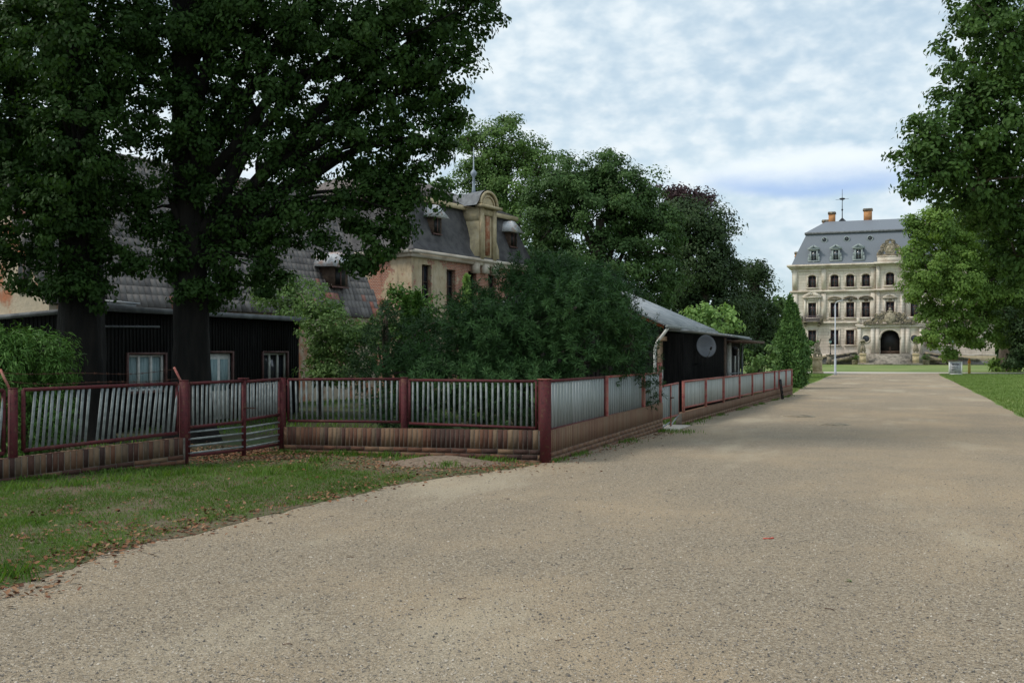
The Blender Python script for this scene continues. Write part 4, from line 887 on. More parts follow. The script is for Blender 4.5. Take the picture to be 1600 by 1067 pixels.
# balustrade
mb = MB()
for s in (-1, 1):
    mb.box((s*4.75, PY, 6.95), (.5, .5, 1.2)); mb.box((s*2.6, PY, 6.95), (.4, .45, 1.2)); mb.box((s*3.65, PY, 7.42), (2.0, .3, .16))
    for i in range(6): mb.lathe((s*(2.95+i*.28), PY, 6.42), [(.06, 0), (.11, .25), (.05, .6), (.09, .92)], 8)
    mb.box((s*4.75, PY/2, 7.42), (.3, -PY, .16)); mb.box((s*4.75, PY/2, 6.6), (.3, -PY, .3))
mb.build('balustrade', MT['stone'], ca)
mb = MB()
for s in (-1, 1):
    for (x, z, r_) in ((1.25, 7.9, .55), (1.75, 7.4, .5), (2.3, 6.95, .5), (.85, 7.1, .5), (3.0, 6.75, .45), (1.5, 6.75, .4), (3.6, 6.6, .35), (.6, 8.1, .35), (2.0, 7.8, .35)): scroll(mb, s*x, PY-.4, z, r_, s, th=.13, st=random.random()*6); mb.ell((s*x, PY-.32, z), (r_*.7, .2, r_*.6))
    mb.bar((s*2.0, PY-.35, 7.3), (s*3.9, PY-.35, 6.75), .25, .2, up=(0, 1, 0))
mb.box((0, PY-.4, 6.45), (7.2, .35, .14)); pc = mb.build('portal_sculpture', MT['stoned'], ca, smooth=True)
mb = MB().ell((0, PY-.45, 7.35), (.85, .3, .95), 14, 10).box((0, PY-.4, 8.4), (.8, .3, .3)).ell((0, PY-.4, 8.75), (.2, .15, .3)); mb.build('cartouche', MT['statue'], pc, smooth=True)
# steps & landing
mb = MB(); ns = 9
for i in range(ns): z = 1.7*(1-i/ns); mb.box((0, PY-.6-.36*i-.2, z/2-.05), (6.3-.004*i, .38, z+.1))
mb.box((0, PY-.3, .82), (9.6, .62, 1.62)); mb.box((0, PY-3.95, .14), (9.4, .8, .28)); mb.build('staircase', mat('worn step stone', [(.13, .12, .10), (.27, .24, .20), (.36, .32, .27)], 1.5, .9, .4, 9), ca)
for s in (-1, 1):   # ramps
    mb = MB(); v = [(s*4.9, -3.9, 0), (s*15.5, -3.9, 0), (s*15.5, -3.9, .35), (s*4.9, -3.9, 1.8)]; v += [(a, -.16, c_) for a, b, c_ in v]
    mb.add(v, [(0, 1, 2, 3), (7, 6, 5, 4), (3, 2, 6, 7), (1, 5, 6, 2), (0, 3, 7, 4), (0, 4, 5, 1)]); rp = mb.build('ramp', MT['cobble'], ca)
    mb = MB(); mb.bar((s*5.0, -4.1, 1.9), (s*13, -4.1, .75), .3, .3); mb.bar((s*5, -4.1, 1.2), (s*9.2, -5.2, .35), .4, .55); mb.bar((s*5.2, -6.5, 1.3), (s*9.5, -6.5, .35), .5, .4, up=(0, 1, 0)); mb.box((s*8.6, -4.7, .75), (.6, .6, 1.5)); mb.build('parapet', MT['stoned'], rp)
# figures: skeleton grown with a Skin modifier
def skin(name, V, E, Rr, m, par, sub=2):
    me = bpy.data.meshes.new(name); org = ORG.get(par.name, np.zeros(3)) if par else np.zeros(3)
    me.from_pydata([tuple(np.array(v)-org) for v in V], E, []); me.update(); o = bpy.data.objects.new(name, me); COL.objects.link(o); o.parent = par
    o.modifiers.new('skin', 'SKIN'); me.skin_vertices.new(name='s') if not me.skin_vertices else None
    for i, r_ in enumerate(Rr): me.skin_vertices[0].data[i].radius = (r_, r_)
    me.skin_vertices[0].data[0].use_root = True
    s = o.modifiers.new('sub', 'SUBSURF'); s.levels = sub; s.render_levels = sub; me.materials.append(m); return o
def statue(name, loc, rz, h, label, pose=0, pedh=1.6, pedw=1.0, group=None, mirror=1):
    t = thing(name, loc, label, 'statue', group, rz=rz, local=True)
    mb = MB().box((0, 0, pedh*.06), (pedw*1.25, pedw*1.25, pedh*.12)).box((0, 0, pedh*.5), (pedw, pedw, pedh*.76)).box((0, 0, pedh*.92), (pedw*1.15, pedw*1.15, pedh*.09)).box((0, 0, pedh*.99), (pedw*1.0, pedw*1.0, pedh*.05))
    for s in (-1, 1): mb.box((s*pedw*.36, -pedw*.505, pedh*.5), (pedw*.06, .03, pedh*.6)); mb.box((0, -pedw*.505, pedh*.5+s*pedh*.28), (pedw*.66, .03, pedh*.05))
    mb.build('pedestal', MT['ped'], t)
    k = h; z0 = pedh*1.01; X = mirror
    def S(x, y, z): return (X*x*k, y*k, z0+z*k)
    if pose == 0:   # one arm raised high, the other bent over a captive at the feet
        V = [S(0, 0, .50), S(.01, 0, .60), S(.02, 0, .70), S(.01, -.01, .765), S(.0, -.03, .83), S(-.10, 0, .72), S(-.13, -.03, .60), S(-.05, -.07, .52), S(.11, 0, .745), S(.15, -.01, .88), S(.20, -.02, 1.0), S(-.06, 0, .46), S(-.08, -.03, .26), S(-.07, 0, .03), S(-.09, -.06, .01), S(.06, 0, .46), S(.10, -.05, .27), S(.07, .02, .04), S(.08, -.05, .01)]
        E = [(0, 1), (1, 2), (2, 3), (3, 4), (2, 5), (5, 6), (6, 7), (2, 8), (8, 9), (9, 10), (0, 11), (11, 12), (12, 13), (13, 14), (0, 15), (15, 16), (16, 17), (17, 18)]
    else:           # holding a shield/cornucopia to the shoulder
        V = [S(0, 0, .50), S(.0, 0, .60), S(.0, 0, .70), S(.01, -.01, .79), S(.03, -.03, .87), S(-.11, 0, .73), S(-.15, -.06, .62), S(-.03, -.12, .66), S(.11, 0, .74), S(.17, -.05, .68), S(.10, -.13, .78), S(-.06, 0, .46), S(-.07, 0, .26), S(-.08, 0, .03), S(-.09, -.06, .01), S(.06, 0, .46), S(.09, -.06, .27), S(.12, 0, .04), S(.13, -.06, .01)]
        E = [(0, 1), (1, 2), (2, 3), (3, 4), (2, 5), (5, 6), (6, 7), (2, 8), (8, 9), (9, 10), (0, 11), (11, 12), (12, 13), (13, 14), (0, 15), (15, 16), (16, 17), (17, 18)]
    Rr = [k*q for q in (.10, .09, .10, .035, .062, .045, .035, .025, .045, .034, .022, .075, .055, .035, .028, .075, .055, .035, .028)]
    b = skin('figure', V, E, Rr, MT['statue'], t)
    mb = MB()   # drapery: skirt folds and a trailing cloth
    for i in range(9):
        a = i/9*2*math.pi; mb.tube([S(.09*math.cos(a), .06*math.sin(a), .55), S(.13*math.cos(a), .09*math.sin(a), .38), S(.16*math.cos(a)+.02*math.sin(3*a), .11*math.sin(a), .22 if pose == 0 else .12)], [k*.03, k*.04, k*.035], 6)
    if pose == 0: mb.tube([S(-.14, 0, .02), S(-.16, -.02, .15), S(-.06, -.08, .24), S(.10, -.08, .20), S(.2, -.02, .16), S(.22, 0, .05)], [k*.07, k*.08, k*.08, k*.07, k*.06, k*.05], 8)
    else: mb.tube([S(.17, -.12, .78), S(.05, -.15, .90), S(-.10, -.12, .86), S(-.18, -.08, .70)], [k*.04, k*.08, k*.08, k*.05], 8)
    mb.build('drapery', MT['statue'], t, smooth=True)
    mb = MB().box((0, 0, z0+.03*k), (.42*k, .36*k, .06*k)); mb.build('base_slab', MT['statue'], t); return t
def cw_(x, y): c_, s_ = math.cos(cyaw), math.sin(cyaw); return (61.3+x*c_-y*s_, 166+x*s_+y*c_, 0)
statue('statue', cw_(-3.95, -7.6), cyaw, 2.3, 'weathered stone figure on pale pedestal left of the palace steps', 1, 1.75, .95)
statue('statue', cw_(3.75, -7.6), cyaw, 2.3, 'weathered stone figure on pale pedestal right of the palace steps', 1, 1.75, .95, mirror=-1)
g_ = at(1277, 583, 97); statue('statue', (g_.x, g_.y, 0), cyaw, 1.75, 'stone statue with raised arm on yellow pedestal beside the street lamp', 0, 1.5, .85)
# potted palms by steps
def pot(x, label):
    p = cw_(x, -6.2); t = thing('potted_plant', p, label, 'plant', 'potted plants beside the palace steps', local=True)
    MB().lathe((0, 0, 0), [(.35, 0), (.45, .1), (.5, .7), (.56, .75), (.5, .8)], 12).build('pot', MT['statue'], t)
    n = 500; d_ = rng.normal(size=(n, 3)); d_[:, 2] = np.abs(d_[:, 2])+.3; d_ /= np.linalg.norm(d_, axis=1)[:, None]; leafcloud('foliage', d_*(.15+.6*rng.random((n, 1)))+np.array([0, 0, .8]), .28, MT['bush'], t, rng.random(n), .2, .2, dirs=d_)
pot(-4.9-.3, 'green palm in grey tub left of the palace steps'); pot(5.3, 'green palm in grey tub right of the palace steps')
# old style lanterns on ramp piers
def lantern(loc, label):
    t = thing('lantern_post', loc, label, 'lamp', 'old lanterns before the palace', local=True)
    MB().box((0, 0, .75), (.9, .9, 1.5)).box((0, 0, 1.55), (1.1, 1.1, .14)).build('pier', MT['stoned'], t)
    MB().lathe((0, 0, 1.6), [(.16, 0), (.1, .2), (.06, .4), (.05, 1.7), (.1, 1.75)], 8).build('pole', MT['iron'], t)
    MB().lathe((0, 0, 3.35), [(.12, 0), (.25, .5)], 6).build('lantern_glass', MT['curt'], t); MB().lathe((0, 0, 3.85), [(.36, 0), (.2, .2), (.05, .4)], 6).build('lantern_cap', MT['iron'], t)
lantern(cw_(-8.9, -6.3), 'black lantern on stone pier left of the palace entrance'); lantern(cw_(8.9, -8), 'black lantern on stone pier right of the palace entrance')
# ================================================================ street lamp
g_ = gp(1305, 586); lm = thing('street_lamp', g_, 'tall slim light grey street lamp with flat head beside avenue', 'street lamp', local=True)
MB().lathe((0, 0, 0), [(.13, 0), (.13, .25), (.10, .3), (.10, 1.4), (.065, 1.5), (.05, 6.1)], 10).build('pole', MT['steelp'], lm, smooth=True)
MB().tube([(0, 0, 6.05), (.04, 0, 6.25), (.2, 0, 6.38), (.75, 0, 6.52)], .035, 8).build('arm', MT['steelp'], lm)
MB().bar((.65, 0, 6.48), (1.25, 0, 6.66), .28, .07).build('lamp_head', MT['iron'], lm)
# info board
g_ = gp(1493, 586.5); ib = thing('info_board', g_, 'white framed information board standing on the lawn right of avenue', 'sign', rz=-.1, local=True)
MB().box((-.5, 0, .62), (.10, .10, 1.24)).box((.5, 0, .62), (.10, .10, 1.24)).build('leg', MT['white'], ib); MB().box((0, .02, 1.28), (1.25, .35, .08)).build('roof', MT['wood'], ib)
pn = MB().box((0, -.02, .64), (.9, .05, 1.12)).build('panel', MT['info'], ib)
MB().box((0, -.035, 1.18), (.9, .06, .06)).box((0, -.035, .12), (.9, .06, .06)).build('panel_frame', MT['white'], pn)
MB().box((0, -.055, .95), (.6, .015, .08)).box((-.1, -.055, .75), (.5, .015, .03)).box((-.05, -.055, .62), (.55, .015, .03)).box((-.1, -.055, .5), (.5, .015, .03)).build('printed_text', MT['gdark'], pn)
g_ = gp(1514.5, 583.5); bo = thing('bollard', g_, 'yellow post with orange tip on the lawn right of the information board', 'bollard', local=True)
MB().lathe((0, 0, 0), [(.12, 0), (.12, .9), (.08, .95)], 10).build('post', MT['yell'], bo); MB().lathe((0, 0, .95), [(.14, 0), (.15, .12), (.05, .45)], 10).build('cap', MT['orange'], bo)
# manhole covers
for px, py, sx, lb in ((1247, 651, .45, 'larger pale round drain cover set into the gravel avenue'), (1302, 664, .38, 'darker iron drain cover in the gravel, nearer the middle of the road')):
    g_ = gp(px, py); t = thing('drain_cover', g_, lb, 'drain cover', local=True)
    MB().lathe((0, 0, .006), [(sx*1.2, 0), (sx*1.2, .006)], 24).build('collar', MT['mound'], t)
    mb = MB().lathe((0, 0, .012), [(sx, 0), (sx, .014)], 24)
    for i in range(-3, 4): mb.box((0, i*sx*.22, .03), (sx*1.4, .03, .008))
    mb.build('lid', MT['statue'], t)
# ================================================================ TREES
def bl(*L_): return [pxblob(*q) for q in L_]
o1 = bl((-30, 40, 22, 130, 110), (110, 60, 21, 120, 110), (20, 190, 22, 105, 85), (125, 210, 21, 95, 100), (30, 310, 22, 85, 75), (110, 330, 21.6, 70, 80), (45, 400, 22.4, 58, 50), (165, 400, 22.4, 42, 34), (70, 440, 22.2, 34, 24), (110, 440, 21.8, 40, 36), (150, 450, 22, 24, 30), (165, 290, 22, 60, 60), (-60, 200, 23, 120, 140), (-60, 380, 23, 60, 60),
        (60, -130, 22, 170, 120, 1, .8), (-50, -300, 22, 200, 150, 1, .6), (120, -320, 21, 180, 130, 1, .6), (60, -500, 22, 190, 150, 1, .5), (190, 150, 22, 60, 60), (200, 40, 22.5, 80, 70))
tree('oak_tree', (-9.55, 22.6, 0), o1, 'oak', 'huge dark oak on the left with thick upright trunk beside thuja hedge', 'tree', 'two old oaks behind the fence', dens=52, per=80, leaf=.10, sig=.18, tr=.52, th=11, bark='bark', limbs=12, thick=2.6)
o2 = bl((290, 70, 23, 120, 100), (420, 30, 22.5, 120, 90), (560, 40, 22, 130, 85), (690, 25, 21.5, 95, 55), (690, 110, 21.5, 58, 60), (590, 130, 22, 100, 70), (300, 200, 22.5, 85, 90), (430, 150, 22.5, 95, 80), (660, 215, 21.8, 60, 60), (560, 235, 22.2, 85, 60),
        (450, 255, 22.5, 75, 50), (265, 310, 22.6, 55, 60), (262, 390, 22.5, 42, 46), (375, 330, 22.6, 65, 60), (375, 410, 22.6, 58, 46), (460, 335, 22.4, 50, 42), (600, 310, 22, 55, 50), (590, 378, 22, 44, 42), (545, 330, 22.2, 48, 36), (670, 285, 21.8, 38, 34), (420, 440, 22.6, 32, 22),
        (560, 412, 22, 34, 24), (615, 345, 22, 34, 34), (430, 380, 22.5, 40, 40), (330, 410, 23, 30, 40), (500, 380, 22.2, 26, 16), (225, 345, 22.4, 24, 46), (212, 415, 22.4, 22, 22), (290, 455, 22.2, 26, 20), (330, 470, 23, 22, 18), (715, 185, 21.8, 30, 30), (345, 445, 22.8, 25, 25),
        (400, -130, 22.5, 220, 120, 1, .8), (620, -130, 22, 160, 110, 1, .8), (350, -330, 22.5, 230, 150, 1, .6), (560, -320, 22, 200, 130, 1, .6), (450, -520, 22.5, 200, 130, 1, .5), (745, -50, 21.5, 60, 70))
tree('oak_tree', (-7.2, 22.9, 0), o2, 'oak', 'huge dark oak behind double gate, crown spreading over sky and roofs', 'tree', 'two old oaks behind the fence', dens=52, per=80, leaf=.10, sig=.18, tr=.42, th=11, bark='bark', limbs=22, thick=2.6)
# near crown from the right
nr = bl((1560, 60, 27, 95, 90), (1600, 200, 27, 120, 90), (1500, 225, 27, 75, 62), (1440, 225, 26.5, 45, 42), (1450, 270, 26.5, 48, 38), (1530, 290, 27, 70, 50), (1640, 330, 28, 90, 110), (1510, 150, 27, 50, 45), (1545, 330, 27.5, 48, 34), (1590, 400, 28, 42, 50), (1530, 10, 27, 45, 50), (1700, 100, 29, 160, 160), (1760, 350, 30, 150, 120),
        (1650, -150, 28, 180, 150, 1, .6), (1780, -300, 29, 200, 150, 1, .5), (1420, 290, 26.5, 25, 20))
tree('maple_tree', (18.6, 30.5, 0), nr, 'oaknear', 'dark green maple crown hanging into the picture at top right', dens=50, per=48, leaf=.13, sig=.22, tr=.35, th=9, limbs=14, thick=2.6)
lt = bl((1470, 370, 95, 62, 48), (1520, 350, 97, 70, 60), (1448, 420, 93, 34, 34), (1480, 440, 94, 62, 48), (1545, 440, 96, 65, 60), (1600, 400, 98, 80, 90), (1470, 490, 94, 34, 36), (1530, 505, 95, 42, 40), (1455, 520, 93, 22, 26), (1590, 500, 98, 55, 50), (1446, 350, 93, 26, 26), (1660, 450, 100, 80, 90), (1500, 527, 95, 12, 10), (1432, 455, 93, 14, 20), (1483, 555, 95, 10, 12), (1424, 395, 93, 10, 24))
tree('lime_tree', (51.3, 106, 0), lt, 'lime', 'large pale green lime tree on right lawn partly covering the palace', dens=5.2, per=130, leaf=.24, sig=.50, tr=.85, th=13, limbs=14, aspect=.7, thick=2.4)
ib_ = bl((1597, 530, 92, 28, 40), (1618, 500, 92, 40, 50), (1570, 490, 92, 14, 18), (1640, 560, 92, 50, 40), (1580, 565, 92, 20, 12))
tree('ivy_tree', (at(1622, 570, 92).x, 92, 0), ib_, 'parkdark', 'small dark bluish tree at right picture edge beside lime trunk', dens=8, per=60, leaf=.26, sig=.4, tr=.3, th=4, limbs=4)
# background trees
tree('oak_tree', (at(790, 500, 80).x, 80, 0), bl((760, 240, 80, 42, 48), (800, 215, 80, 45, 38), (845, 255, 80, 38, 38), (790, 290, 80, 60, 60), (740, 300, 80, 40, 60), (850, 320, 80, 40, 50), (800, 370, 80, 70, 60), (730, 215, 80, 24, 26), (700, 330, 80, 40, 70)), 'park2', 'tall light green oak rising behind the manor spire', dens=5.5, per=140, leaf=.21, sig=.60, tr=.6, th=14, limbs=12, thick=3)
tree('lime_tree', (at(940, 500, 62).x, 62, 0), bl((880, 290, 62, 55, 42), (940, 265, 62, 42, 36), (990, 310, 62, 55, 45), (920, 340, 62, 80, 60), (1010, 380, 62, 55, 60), (860, 360, 62, 42, 60), (930, 420, 62, 90, 60), (1040, 430, 62, 34, 45), (845, 310, 62, 26, 26), (900, 300, 63, 50, 46), (1000, 340, 63, 60, 46), (960, 300, 63, 50, 40), (850, 400, 63, 50, 50), (1050, 350, 62, 22, 30), (960, 480, 62, 90, 50)), 'park', 'broad dense dark green lime tree behind the pine and bungalow', dens=10, per=120, leaf=.18, sig=.42, tr=.5, th=10, limbs=12, thick=3)
tree('copper_beech', (at(1070, 500, 90).x, 90, 0), bl((1062, 300, 90, 26, 20), (1096, 312, 90, 24, 18), (1040, 300, 90, 20, 16), (1075, 332, 90, 32, 20)), 'copper', 'dark purple copper beech showing above the green trees', dens=5, per=80, leaf=.30, sig=.7, tr=.5, th=16, limbs=6)
tree('beech_tree', (at(1100, 520, 78).x, 78, 0), bl((1085, 355, 78, 40, 36), (1122, 348, 78, 24, 24), (1060, 345, 78, 38, 34), (1115, 380, 78, 33, 36), (1090, 420, 78, 55, 50), (1135, 430, 78, 30, 45), (1100, 490, 78, 60, 55), (1060, 470, 78, 40, 60), (1145, 500, 78, 35, 50), (1130, 545, 78, 45, 28)), 'parkdark', 'dark green beech behind the pale sapling and bungalow roof', dens=9, per=120, leaf=.22, sig=.6, tr=.5, th=10, limbs=8, thick=3)
tree('beech_tree', (at(1180, 540, 95).x, 95, 0), bl((1165, 425, 95, 24, 26), (1185, 450, 95, 22, 32), (1165, 490, 95, 36, 46), (1200, 500, 95, 18, 40), (1190, 540, 95, 30, 30), (1150, 540, 95, 30, 34)), 'parkdark', 'darkest beech at the end of the tree row left of the cypress', dens=8, per=120, leaf=.25, sig=.65, tr=.5, th=10, limbs=6, thick=3)
tree('park_tree', (at(1222, 540, 190).x, 190, 0), bl((1220, 475, 190, 14, 18), (1236, 485, 190, 13, 20), (1205, 480, 190, 12, 20), (1225, 520, 190, 25, 30)), 'park', 'distant tree visible between the cypress and palace corner', dens=1.6, per=40, leaf=.8, sig=1.3, tr=.5, th=8, limbs=3)
tree('lime_tree', (at(640, 520, 90).x, 90, 0), bl((620, 300, 90, 60, 60), (560, 330, 90, 60, 60), (650, 380, 90, 70, 60)), 'park', 'green tree standing behind manor roof, seen through oak branches', dens=3, per=40, leaf=.42, sig=.8, tr=.5, th=10, limbs=6)
# trees behind palace right side and far wood
def wood():
    P = []
    for i in range(520):
        a = R(-38+76*i/520); d_ = 300+40*math.sin(i*.7); P.append((d_*math.sin(a), d_*math.cos(a), 3+rng.random()*5, 6, 6, 5+3*rng.random()))
    C, D = clumps(P, .22); n = len(C); per = 14
    Q = np.repeat(C, per, 0)+rng.normal(size=(n*per, 3))*1.4
    o = leafcloud('far_wood', Q, 1.8, MT['park'], None, rng.random(n*per), .8, six=False); tag(o, 'continuous distant wood along the horizon', 'wood', kind='stuff')
wood()
# ---------------------------------------------------------------- shrubs
def shrub(name, base, blobs, m, label, cat='shrub', **k):
    a = dict(dens=30, per=40, leaf=.09, sig=.14, tr=.05, th=1.2, limbs=8); a.update(k); return tree(name, base, blobs, m, label, cat, **a)
shrub('lilac_bush', (at(500, 600, 31).x, 31, 0), bl((455, 500, 36, 38, 40), (500, 485, 31, 32, 40), (520, 520, 31, 55, 45), (560, 545, 31, 40, 35), (505, 550, 31, 32, 40), (520, 580, 31, 55, 28), (460, 448, 36.5, 24, 28), (420, 465, 36, 26, 22), (470, 470, 36, 30, 30), (570, 510, 31.4, 22, 20), (405, 445, 37, 16, 20)), 'bush', 'tall light green bush right of the black shed with crooked stems', dens=62, per=44, leaf=.10, sig=.2, tr=.07, th=1.6, six=True)
shrub('pear_sapling', (at(640, 600, 33).x, 33, 0), bl((640, 465, 33, 32, 26), (668, 480, 33, 26, 30), (615, 480, 33, 24, 26), (650, 515, 33, 40, 30), (600, 520, 33, 30, 30)), 'thuja', 'grey green shrub growing below manor windows', dens=40, per=44, leaf=.11, sig=.22)
def conifer(name, base, h, r, m, label, n=5000, leaf=.14, cat='conifer', prof=None, aspect=.35, tr=.06, bumps=7, spires=0):
    t = thing(name, base, label, cat, local=True); MB().lathe((0, 0, 0), [(tr, 0), (tr*.8, h*.4), (.01, h*.93)], 8).build('trunk', MT['barkl'], t)
    z = rng.random(n)**.9; a = rng.random(n)*2*np.pi
    rr = prof(z) if prof else (1-z)**.8*np.minimum(1, z*6+.55)
    ph = rng.random(6)*6; lump = 1+.13*np.sin(a*bumps+ph[0]+z*9)+.10*np.sin(a*3+ph[1]-z*14)+.07*np.sin(z*40+a*5)
    rad = r*rr*lump*(.72+.30*rng.random(n)); P = np.stack([rad*np.cos(a), rad*np.sin(a), z*h+.05], 1)
    if prof is not None and spires:
        k_ = rng.integers(0, spires, n); sa = rng.random(spires)*6.28; sr = r*.62*np.sqrt(rng.random(spires)); sh = h*(1-.80*(sr/r)**1.3-.08*rng.random(spires))
        zz_ = rng.random(n)**.8*1.0; rr_ = r*.50*(1-zz_**1.8)**.6*(.62+.52*rng.random(n))*(1+.15*np.sin(a*4+zz_*20+k_))
        P = np.stack([sr[k_]*(.75+.55*np.sin(zz_*2.6))*np.cos(sa[k_])+rr_*np.cos(a), sr[k_]*(.75+.55*np.sin(zz_*2.6))*np.sin(sa[k_])+rr_*np.sin(a), zz_*sh[k_]+.05], 1)
    d_ = np.stack([np.cos(a)*.6, np.sin(a)*.6, np.full(n, 1.0)], 1)
    tint = .5+.35*np.sin(a*bumps+ph[0]+z*9)+rng.normal(size=n)*.15
    leafcloud('foliage', P, leaf, MT[m], t, tint, aspect, .1, True, d_, nrm=np.stack([np.cos(a), np.sin(a), np.full(n, .4)], 1)*.7); return t
g_ = gp(1233, 607); cyp = conifer('cypress', (g_.x+.1, g_.y, 0), 5.25, .90, 'juni', 'tall bright green columnar cypress at the end of roadside fence', 34000, .19, prof=lambda z: np.sqrt(np.clip(1-(z*1.0)**2.1, 0, 1))*(.62+.75*np.minimum(z*2.6, .52))*(1-.25*z), bumps=9, spires=26)
tp = lambda z: (1-z)**.7*np.minimum(1, z*4+.6)
for (px, top, Y, r_, m, lb) in ((634, 470, 29, .38, 'thuja', 'small pointed green thuja, left one of a pair before the manor'), (652, 462, 29.5, .42, 'thuja', 'small pointed green thuja, right one of a pair before the manor'), (729, 436, 30, .30, 'bright', 'slim yellow green thuja against the brick manor wall')):
    hh_ = EYE+(HZ-top)/F*Y; conifer('thuja', (at(px, 0, Y).x, Y, 0), hh_, r_, m, lb, 5000, .13, prof=tp)
# low thuja hedge at left
shrub('thuja_hedge', (at(40, 700, 19.3).x, 19.3, 0), bl((20, 560, 19.3, 75, 45), (70, 545, 19.3, 42, 35), (95, 570, 19.3, 34, 38), (10, 610, 19.3, 95, 50), (90, 630, 19.2, 32, 60), (0, 530, 19.3, 60, 26), (-60, 560, 19.3, 80, 60), (30, 680, 19.3, 90, 45)), 'thuja', 'bushy green thuja hedge behind the fence at left edge', 'hedge', dens=190, per=36, leaf=.10, sig=.10, aspect=.22, droop=.5, flat=1, thick=4, limbs=4)
# pine mass
def pine(name, base, blobs, m, label, dens, tuft=22, nl=.11, tr=.16, th=3, hang=0., wd=.085):
    t = thing(name, base, label, 'conifer'); mb = MB(); bx = Vector(base)
    mb.tube([bx, bx+Vector((.1, .05, th*.5)), bx+Vector((.05, 0, th))], [tr, tr*.8, tr*.4], 10)
    for b in blobs: limb(mb, bx+Vector((0, 0, min(th, b[2]*.6))), b[:3], tr*.35, .03, 6, .05, 6)
    mb.build('trunk', MT['barkl'], t, smooth=True)
    C, D = clumps(blobs, dens, 3.2); n = len(C)
    # twigs: short outward sprays, tufts of needles along them
    k = 4; T = np.repeat(C, k, 0); dirs = np.repeat(D, k, 0)+rng.normal(size=(n*k, 3))*.35+np.array([0, 0, .35-hang]); dirs /= np.linalg.norm(dirs, axis=1)[:, None]
    T = T+dirs*(np.tile(np.arange(k), n)*.075)[:, None]; m_ = len(T)
    P = np.repeat(T, tuft, 0); dd_ = rng.normal(size=(m_*tuft, 3)); dd_ /= np.linalg.norm(dd_, axis=1)[:, None]; dd_ = dd_+np.repeat(dirs, tuft, 0)*.9
    ti = np.repeat(np.repeat(rng.random(n)*.6+.15, k)+np.tile(np.arange(k)*.08, n), tuft)
    keep = P[:, 2] > .25
    leafcloud('foliage', P[keep], nl, MT[m], t, (ti+rng.normal(size=len(ti))*.08)[keep], wd, .0, False, dd_[keep]*2.2, .2, nrm=(np.repeat(np.repeat(D, k, 0), tuft, 0)*.4+np.array([0, 0, .25]))[keep]); return t
pb = bl((650, 570, 23.5, 50, 30), (700, 540, 23.5, 55, 40), (745, 500, 23.5, 48, 42), (790, 460, 24, 50, 38), (850, 440, 24, 50, 34), (800, 530, 22.5, 80, 55), (890, 470, 23.5, 55, 45), (930, 500, 22.8, 50, 45), (880, 550, 22, 70, 40), (720, 590, 22, 85, 28), (820, 600, 21.5, 90, 30), (950, 560, 22.6, 35, 30), (600, 585, 23.5, 24, 16), (640, 640, 23, 60, 45), (760, 650, 22, 90, 50), (915, 430, 24, 30, 24), (870, 440, 23, 50, 36), (930, 455, 22.8, 45, 38), (970, 495, 22.6, 30, 34), (900, 480, 22, 70, 50), (835, 425, 24, 36, 24), (760, 520, 22.5, 70, 50), (985, 540, 22.9, 22, 40))
pine('pine_tree', (.5, 23.6, 0), pb, 'pine', 'broad low bushy pine overhanging the corner of the fence', 140, tuft=12, nl=.15, wd=.15)
pine('pine_tree', (2.75, 24.2, 0), bl((965, 470, 24.5, 38, 40), (990, 520, 24.5, 30, 40), (1000, 570, 24.3, 26, 34), (975, 545, 24, 34, 50), (1015, 610, 24.8, 14, 34), (940, 440, 25, 26, 22)), 'pined', 'darker conifer beside the bungalow drooping over the slatted fence', 170, tuft=12, nl=.12, hang=.2, tr=.1, wd=.16)
pine('fir_tree', (at(600, 600, 27).x, 27, 0), bl((600, 500, 27, 26, 26), (590, 540, 27, 38, 30), (625, 530, 27, 26, 40), (585, 580, 27, 40, 26), (690, 500, 27, 26, 22), (665, 530, 27, 36, 34)), 'pined', 'dark spreading conifer left of the big pine', 75, tuft=14, nl=.16, hang=-.1, tr=.1, wd=.12)
shrub('maple_sapling', (at(1118, 560, 52).x, 52, 0), bl((1116, 485, 52, 16, 22), (1095, 497, 52, 14, 10), (1138, 492, 52, 12, 16), (1120, 505, 52, 30, 14), (1083, 492, 52, 8, 6), (1148, 508, 52, 9, 9), (1115, 535, 52, 22, 30)), 'bright', 'pale fresh green maple sapling behind the bungalow roof', dens=14, per=30, leaf=.22, sig=.22, tr=.07, th=2.5)
shrub('garden_bush', (at(1185, 590, 50).x, 50, 0), bl((1178, 562, 50, 14, 20), (1196, 570, 50, 14, 16), (1186, 585, 50, 26, 14), (1205, 555, 50, 8, 20)), 'bush', 'green bush between bungalow porch and cypress', dens=14, per=34, leaf=.18, sig=.22)
shrub('small_bush', (at(1550, 580, 104).x, 104, 0), bl((1552, 572, 104, 10, 9), (1565, 576, 104, 16, 7), (1590, 577, 104, 20, 7)), 'lime', 'low green bush at the foot of lime trunk', dens=6, per=40, leaf=.3, sig=.35)
shrub('small_bush', (at(1262, 556, 150).x, 150, 0), bl((1263, 545, 150, 9, 14), (1258, 560, 150, 12, 10)), 'thuja', 'small bush in front of palace corner behind the pedestal statue', dens=3, per=50, leaf=.5, sig=.6)
